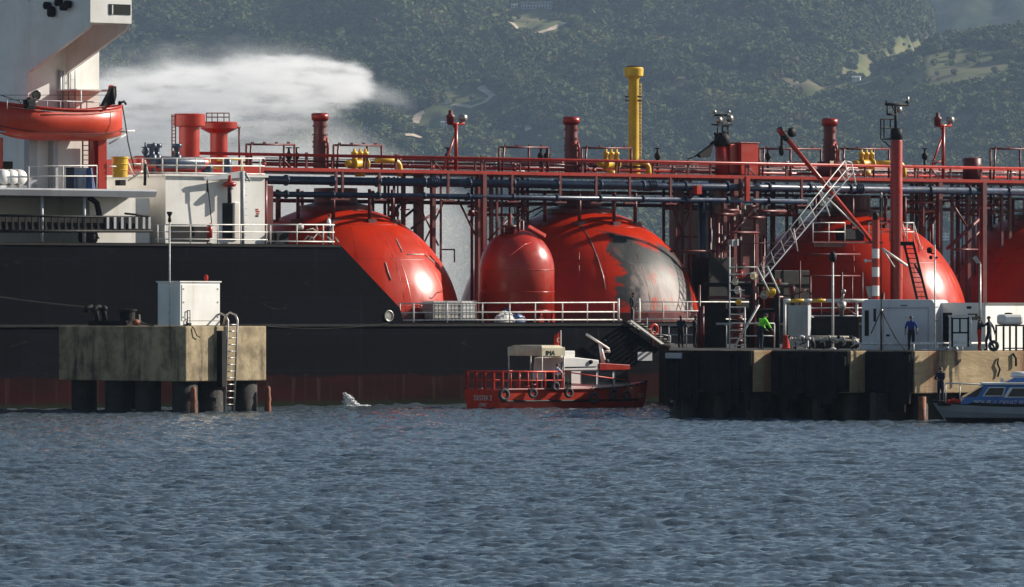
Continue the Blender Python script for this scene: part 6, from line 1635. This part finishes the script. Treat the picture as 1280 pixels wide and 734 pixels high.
n = 8; vs_ = [p_ for s_ in st for p_ in s_]
for i in range(NS - 1):
    for k in range(n):
        b.cur = 1 if k in (2, 3, 4) else 0
        b.add([st[i][k], st[i + 1][k], st[i + 1][(k + 1) % n], st[i][(k + 1) % n]], [(0, 1, 2, 3)])
b.cur = 0; b.add(st[0], [tuple(range(n))]); b.add(st[-1], [tuple(range(n))])
b.build('hull', [M['polgrey'], M['black']], pb)
b = MB()
for i in range(NS - 1): 
    for k in (0, 7): b.bar(st[i][k], st[i + 1][k], .07, 6)
b.build('gunwale', M['black'], pb)
yc = .45
X_ = lambda px: PF.x(px, yc)
Z_ = lambda px, py: PF.z(px, py, yc)
b = MB(); b.prism([(X_(1200), zg + .05), (X_(1420), zg + .05), (X_(1420), Z_(1280, 481)), (X_(1231), Z_(1231, 481)), (X_(1205), Z_(1205, 498))], yc, PW - yc); pc = b.build('cabin', M['polblue'], pb, None, .03)
b = MB(); b.box(X_(1229), X_(1420), yc - .08, PW - yc + .08, Z_(1280, 481) + .003, Z_(1280, 478.5)); b.build('roof', M['white'], pb, None, .02)
b = MB(); b.prism([(X_(1258), Z_(1280, 478)), (X_(1420), Z_(1280, 478)), (X_(1420), Z_(1280, 472.5)), (X_(1270), Z_(1280, 472.5))], .9, PW - .9); b.build('flybridge', M['polblue'], pb, None, .03)
b = MB(); b.lathe((X_(1279), PW / 2, Z_(1280, 472)), [(.5, 0), (.55, .08), (.5, .22), (.3, .28), (0, .28)], 16); b.build('radar_dome', M['white'], pb)
b = MB(); b.lathe((X_(1254.5), PW / 2, Z_(1254, 478)), [(.09, 0), (.09, .1), (.06, .2), (0, .22)], 10); b.build('nav_lamp', M['white'], pb)
def frame_window(pts, name='window'):
    b = MB(); cxx = sum(p_[0] for p_ in pts) / len(pts); czz = sum(p_[1] for p_ in pts) / len(pts)
    b.prism([(X_(x), Z_(x, y)) for x, y in pts], yc - .03, yc - .004); fo = b.build('window_frame', M['white'], pc)
    MB().prism([(X_(cxx + (x - cxx) * .88), Z_(x, czz + (y - czz) * .82)) for x, y in pts], yc - .05, yc - .031).build('pane', M['glass'], fo)
frame_window([(1228, 495.5), (1254, 495.5), (1257, 484), (1236, 484)]); frame_window([(1254.5, 497), (1330, 497), (1330, 484.5), (1262, 484.5)])
b = MB(); b.add([(X_(1206) - .03, yc + .2, Z_(1206, 497)), (X_(1206) - .03, PW - yc - .2, Z_(1206, 497)), (X_(1229) - .05, PW - yc - .2, Z_(1229, 483)), (X_(1229) - .05, yc + .2, Z_(1229, 483))], [(0, 1, 2, 3)]); b.prism([(X_(1209), Z_(1209, 496)), (X_(1221), Z_(1221, 496)), (X_(1229), Z_(1229, 485)), (X_(1224), Z_(1224, 485))], yc - .03, yc - .004); b.build('windscreen', M['glass'], pc)
text('POLIS-1', .34, (X_(1217), yc - .03, Z_(1217, 506.5)), (R(90), 0, 0), M['wrail'], pc, 'police_lettering'); text('DENIZ POLISI', .3, (X_(1249), yc - .03, Z_(1249, 506)), (R(90), 0, 0), M['lilac'], pc, 'side_lettering')
b = MB(); b.bar(PF.at(1182, 479, .9), PF.at(1232, 481, .7), .035); b.bar(PF.at(1182, 479, .9), (PF.x(1182, .9), .9, zg + .1), .03); b.bar(PF.at(1200, 480, .8), (PF.x(1200, .8), .8, zg), .03); b.build('bow_rail', M['wrail'], pb)
b = MB(); b.path([PF.at(1184, 503, .7), PF.at(1192, 501, .6), PF.at(1200, 502, .5)], .11, 8); b.lathe(PF.at(1186, 502, .6), [(0, -.12), (.14, 0), (0, .12)], 10); b.build('bow_fender', M['rvest'], pb)
b = MB(); b.box(PF.x(1172, 1.2), PF.x(1196, 1.2), 1.0, PW - 1.0, zg - .02, zg + .12); b.build('fore_deck', M['black'], pb)

# ================================================================== loose things on the ship
def on_ship(px, py_base_z, w): p_ = S(px, HZ, w); return Frame(SF.world((p_[0], w, py_base_z)), YAW)
# lifeboat
LF = Frame(SF.world(S(169, 132, -.3)), YAW); lbt = thing('lifeboat', 'open orange red lifeboat hanging in its davits', 'lifeboat', LF)
L = 8.4; W2 = 1.45; zk = LF.z(140, 174) 
b = MB(); st = []
NS = 22
for i in range(NS):
    t = i / (NS - 1); f = abs(t - .5) * 2; hb = W2 * (1 - f ** 3.2 * .93); sh = -.32 + .36 * f ** 2.2; kk = zk - .12 + .40 * f ** 4
    x = -L * t
    row = []
    for a in range(9):
        an = math.pi * a / 8; cxx = -math.cos(an); row.append((x, W2 - .1 + hb * (abs(cxx) ** .7) * (1 if cxx > 0 else -1), sh + (kk - sh) * math.sin(an) ** .75))
    st.append(row)
for i in range(NS - 1):
    for k in range(8): b.add([st[i][k], st[i + 1][k], st[i + 1][k + 1], st[i][k + 1]], [(0, 1, 2, 3)], True)
b.add(st[0], [tuple(range(9))]); b.add(st[-1], [tuple(range(9))])
for i in range(NS - 1): b.add([st[i][0], st[i][8], st[i + 1][8], st[i + 1][0]], [(0, 1, 2, 3)])
M['boatorange'] = mat('lifeboat_red', (.60, .050, .014), (.5, .04, .012), .8, .38, streak=(.2, .03, .02), samt=.4)
lh = b.build('hull', M['boatorange'], lbt)
b = MB()
for k in (0, 8): b.path([st[i][k] for i in range(NS)], .07, 8)
b.build('gunwale', M['red'], lbt)
b = MB()
for i in range(1, NS - 2):
    a, c_ = Vector(st[i][0]), Vector(st[i + 1][0]); m_ = (a + c_) / 2; b.bar(a + Vector((0, -.05, -.17)), c_ + Vector((0, -.05, -.17)), .016, 5)
b.build('grab_line', M['hose'], lbt)
b = MB()
for i in range(NS - 1):
    a, c_ = Vector(st[i][2]), Vector(st[i + 1][2]); b.bar(a + Vector((0, -.03, 0)), c_ + Vector((0, -.03, 0)), .03, 5)
b.build('bilge_rail', M['dred'], lbt)
b = MB(); zr = .28
for i in range(8): x = -2.0 - .9 * i; b.bar((x, .6, -.35), (x, .6, zr - .12), .03)
b.bar((-2.0, .6, zr - .12), (-8.3, .6, zr - .1), .035); b.build('thwart_rail', M['grey'], lbt)
b = MB(); b.path([(-.0, .9, .1), (-.2, .8, .25), (-.6, .7, .12)], .07); b.lathe((-.1, W2 - .1, .05), [(.1, 0), (.1, .2), (0, .25)], 10); b.build('bow_hook', M['black'], lbt)
F = Frame(LF.world((-7.0, .3, -.3)), YAW); tag(MB().box(-.3, .3, -.2, .2, 0, .5).box(-.22, .22, -.23, -.203, .1, .4).lathe((0, 0, .5), [(.2, 0), (.12, .12), (0, .13)], 10).build('equipment_box', M['black'], None, F, .03), 'black equipment case on the lifeboat gunwale', 'case')
# life raft canisters
for i, px in enumerate((2, 12, 22)):
    F = on_ship(px, BOAT, .9); o = thing('life_raft', ['white life raft canister farthest aft on the boat deck', 'white life raft canister in the middle of three', 'white life raft canister nearest the blue drums'][i], 'life raft', F, 'life raft canisters on the boat deck')
    MB().lathe((0, 0, .6), [(0, -.42), (.38, -.4), (.43, -.3), (.43, .3), (.38, .4), (0, .42)], 18, True, 'y').build('canister', M['white'], o)
    MB().torus((0, -.15, .6), .435, .025, 'y').torus((0, .15, .6), .435, .025, 'y').build('strap', M['grey'], o)
    MB().box(-.35, .35, -.4, .4, 0, .14).bar((-.3, 0, .1), (-.36, 0, .4), .04).bar((.3, 0, .1), (.36, 0, .4), .04).build('cradle', M['wrail'], o)
F = on_ship(7, BOAT + 1.05, 1.6); tag(MB().box(-.35, .35, -.2, .2, 0, .45).box(-.3, .3, -.23, -.203, .08, .38).bar((-.25, 0, -1.05), (-.25, 0, 0), .04).bar((.25, 0, -1.05), (.25, 0, 0), .04).build('deck_case', M['black'], None, F, .03), 'dark case on legs behind the life rafts', 'case')
F = on_ship(95, BOAT, .9); tag(MB().box(-.42, .42, -.4, .4, .02, Zs(95, 211, .9) - BOAT).box(-.44, .44, -.42, .42, Zs(95, 211, .9) - BOAT + .003, Zs(95, 211, .9) - BOAT + .06).build('covered_winch', M['blue'], None, F, .12), 'dark blue covered box beside the blue sheet', 'cover')
F = on_ship(110, BOAT, .8)
b = MB(); random.seed(3); n = 12; hh = Zs(110, 210, .8) - BOAT; rows_ = []
for j in range(6):
    z_ = hh * (1 - j / 5); rr = .26 + .16 * (j / 5); rows_.append([((rr + .05 * math.sin(i * 2.1 + j * .4)) * math.cos(2 * math.pi * i / n), (rr + .05 * math.cos(i * 2.9)) * math.sin(2 * math.pi * i / n), max(z_, .01)) for i in range(n)])
for j in range(5):
    for i in range(n): b.add([rows_[j][i], rows_[j][(i + 1) % n], rows_[j + 1][(i + 1) % n], rows_[j + 1][i]], [(0, 1, 2, 3)])
b.add(rows_[0], [tuple(range(n))]); tag(b.build('tarpaulin', M['tarp'], None, F), 'crumpled blue tarpaulin hung over a bin by the red davit', 'tarpaulin')
F = on_ship(150, Zs(150, 222, 1.5), 1.5); hh = Zs(150, 196, 1.5) - Zs(150, 222, 1.5)
tag(MB().lathe((0, 0, 0), [(.0, 0), (.42, .02), (.46, hh * .9), (.5, hh * .92), (.5, hh), (0, hh + .02)], 22, False).torus((0, 0, hh * .35), .445, .03, 'z').torus((0, 0, hh * .65), .46, .03, 'z').build('yellow_bin', M['yellow'], None, F), 'yellow round bin at the end of the boat deck', 'bin')
F = on_ship(262, POOP, .35); b = MB(); b.lathe((0, 0, 0), [(.0, .3), (.16, .32), (.17, .85), (.1, .98), (.05, 1.02), (.05, 1.12)], 14); b.bar((.0, 0, 1.1), (.14, 0, 1.16), .035); b.path([(.05, 0, 1.1), (-.2, -.05, 1.0), (-.2, -.05, .5)], .025); b.bar((0, .2, 0), (0, .2, .9), .03); tag(b.build('fire_extinguisher', M['red'], None, F), 'red fire extinguisher on the poop railing', 'fire extinguisher')
# white intermediate bulk containers
for i, (px, lab) in enumerate([(543, 'yellowed caged plastic container, aft one of three on the main deck'), (559, 'caged plastic container between the other two on the main deck'), (578, 'brightest white caged container on the main deck')]):
    F = on_ship(px, DECK, 1.4); o = thing('caged_container', lab, 'container', F, 'caged plastic containers on the main deck')
    MB().box(-.5, .5, -.55, .55, .16, 1.22).build('bottle', M['hose' if i < 2 else 'white'], o, None, .08)
    b = MB()
    for x in (-.54, -.27, 0, .27, .54): b.bar((x, -.6, .1), (x, -.6, 1.25), .018, 4); b.bar((x, .6, .1), (x, .6, 1.25), .018, 4)
    for y in (-.3, 0, .3): b.bar((.55, y, .1), (.55, y, 1.25), .018, 4); b.bar((-.55, y, .1), (-.55, y, 1.25), .018, 4)
    for z_ in (.3, .55, .8, 1.05, 1.25):
        b.bar((-.55, -.6, z_), (.55, -.6, z_), .018, 4); b.bar((-.55, .6, z_), (.55, .6, z_), .018, 4); b.bar((.55, -.6, z_), (.55, .6, z_), .018, 4); b.bar((-.55, -.6, z_), (-.55, .6, z_), .018, 4)
    b.build('cage', M['grey'], o)
    MB().box(-.55, .55, -.6, .6, 0, .04).box(-.55, -.4, -.6, .6, .045, .13).box(.4, .55, -.6, .6, .045, .13).box(-.08, .08, -.6, .6, .045, .13).build('pallet', M['black'], o)
def bundle(px, w, rx, rz, seed, mat_, label, name):
    F = on_ship(px, DECK, w); rng = np.random.default_rng(seed); b = MB(); n, m_ = 18, 9; rows_ = []
    for j in range(m_ + 1):
        t = math.pi / 2 * j / m_; rows_.append([(rx * math.cos(t) * math.cos(2 * math.pi * i / n) * (1 + .35 * rng.random()), .4 * math.cos(t) * math.sin(2 * math.pi * i / n), rz * math.sin(t) * (.75 + .4 * rng.random())) for i in range(n)])
    for j in range(m_):
        for i in range(n): b.add([rows_[j][i], rows_[j][(i + 1) % n], rows_[j + 1][(i + 1) % n], rows_[j + 1][i]], [(0, 1, 2, 3)])
    return tag(b.build(name, M[mat_], None, F), label, 'tarpaulin')
bundle(631, .8, .62, .62, 3, 'wht', 'crumpled white sheet on the main deck', 'sheet_bundle'); bundle(646, 1.0, .55, .5, 8, 'tarp', 'crumpled dark blue sheet beside the white one', 'sheet_bundle')
bundle(632, 1.6, .4, .78, 5, 'tarp', 'blue sheet heaped behind the white sheet', 'sheet_bundle')
# splash of cooling water leaving the hull
F = Frame(SF.world(S(434, 508, -1.3)), YAW); rng = np.random.default_rng(5); b = MB()
for k in range(520):
    t = rng.random(); x = -.1 + .95 * t * rng.random() + .05; z_ = (1 - t) * .75 * rng.random() ** .6 + (.02)
    x = -.15 + t * .9; z_ = max(.02, (.78 - .75 * t) * rng.random() ** .5); b.sphere((x, rng.normal(0, .13), z_), rng.uniform(.025, .065), 6, 4)
for k in range(260): b.sphere((rng.uniform(-.3, 1.5), rng.normal(-.05, .15), rng.uniform(0, .06)), rng.uniform(.015, .04), 6, 4)
M['foam'] = mat('foam', (.9, .9, .9), (.85, .85, .85), 6, .6)
o = b.build('splash_foam', M['foam'], None, F); o['kind'] = 'stuff'; o['label'] = 'white splash of discharge water at the hull'; o['category'] = 'foam'

# ================================================================== the people
def pf(px, py, Y, yaw): p_ = P(px, py, Y); return Frame(p_, R(yaw))
person(onj(950, 334.5, -60), 'man in a bright green hi-vis jacket bending over the rail', 'hiviz', 'navy', dict(spine=(0, .04, 1.12), chest=(0, .14, 1.31), neck0=(0, .2, 1.42), neck1=(0, .24, 1.49), head=(0, .28, 1.57), top=(0, .29, 1.65), shL=(-.19, .16, 1.39), shR=(.19, .16, 1.39), elL=(-.24, .28, 1.14), wrL=(-.2, .42, .93), paL=(-.19, .48, .88), elR=(.24, .28, 1.14), wrR=(.2, .44, .95), paR=(.19, .5, .9)), hat='navy').scale = (1.25, 1.25, 1.1)
person(onj(1139, 324.6, 170), 'man in a blue shirt standing before the grey cabin', 'royal', 'navy', dict(elL=(-.29, -.04, 1.17), wrL=(-.3, .02, .93), paL=(-.3, .04, .85), elR=(.29, -.04, 1.17), wrR=(.3, .02, .93), paR=(.3, .04, .85)), sleeves=False)
person(onj(1224, 322.2, -100), 'man in black top and red overalls beside the notice board', 'blk', 'rvest', dict(elR=(.2, .2, 1.22), wrR=(.1, .34, 1.32), paR=(.06, .4, 1.36)), hat='hair' if False else None)
person(onj(1236.5, 321.3, 75), 'man in a dark navy jacket walking with arm raised to his face', 'navy', 'navy', dict(elL=(-.26, .22, 1.25), wrL=(-.16, .36, 1.42), paL=(-.13, .36, 1.5), elR=(.30, -.16, 1.18), wrR=(.36, -.2, .95), paR=(.38, -.2, .87), knL=(-.1, .14, .5), anL=(-.1, .1, .09), toL=(-.1, .25, .05), anR=(.1, -.25, .12), toR=(.12, -.12, .04), knR=(.1, -.06, .5)))
person(onj(851, 345.5, -30), 'man in dark clothes at the foot of the gangway holding a rope', 'navy', 'blk', dict(elR=(.24, .2, 1.2), wrR=(.2, .44, 1.15), paR=(.18, .52, 1.14), elL=(-.26, .16, 1.18), wrL=(-.22, .4, 1.1), paL=(-.2, .48, 1.08)))
person(onj(869, 344.6, -120), 'bare armed man in dark clothes leaning beside the shaded fence', 'navy', 'blk', dict(elR=(.26, .1, 1.18), wrR=(.2, .34, 1.2), paR=(.18, .42, 1.2), elL=(-.32, -.08, 1.2), wrL=(-.3, -.02, .96), paL=(-.29, 0, .88)), sleeves=False)
person(Frame(PF.world((PF.x(1176, 1.5), 1.5, zg + .12)), R(150)), 'officer in a dark jacket with a white back emblem on the police bow', 'navy', 'navy', dict(elL=(-.25, .14, 1.18), wrL=(-.1, .28, 1.12), paL=(-.03, .3, 1.12), elR=(.25, .14, 1.18), wrR=(.1, .28, 1.14), paR=(.03, .3, 1.14)),
       extra=lambda o: MB().prism([(-.09, 1.36), (.09, 1.36), (.09, 1.31), (.035, 1.3), (.04, 1.14), (-.04, 1.14), (-.035, 1.3), (-.09, 1.31)], -.155, -.125).build('back_emblem', M['wht'], o))
person(Frame(BF.world((BF.x(694, .3), .3, zsh - .3)), R(33 - 75)), 'boatman in a pale lilac shirt reaching to the cabin', 'lilac', 'navy', dict(spine=(0, .03, 1.12), chest=(0, .1, 1.32), neck0=(0, .14, 1.45), neck1=(0, .17, 1.52), head=(0, .2, 1.61), top=(0, .2, 1.69), shL=(-.19, .1, 1.41), shR=(.19, .1, 1.41), elR=(.24, .28, 1.22), wrR=(.2, .5, 1.1), paR=(.19, .58, 1.07), elL=(-.24, .28, 1.22), wrL=(-.2, .5, 1.14), paL=(-.19, .58, 1.12)), sleeves=False)
person(Frame(SF.world((U(411, .9), .9, POOP)), YAW + R(180 + 40)), 'crewman in a pale top standing at the end of the poop railing', 'wht', 'navy', dict(elR=(.28, .1, 1.18), wrR=(.26, .3, 1.1), paR=(.25, .38, 1.08)), sleeves=True)
person(Frame(SF.world((U(791, .7), .7, DECK)), YAW + R(200)), 'figure in black at the head of the short gangway', 'blk', 'blk', None, hat='black')
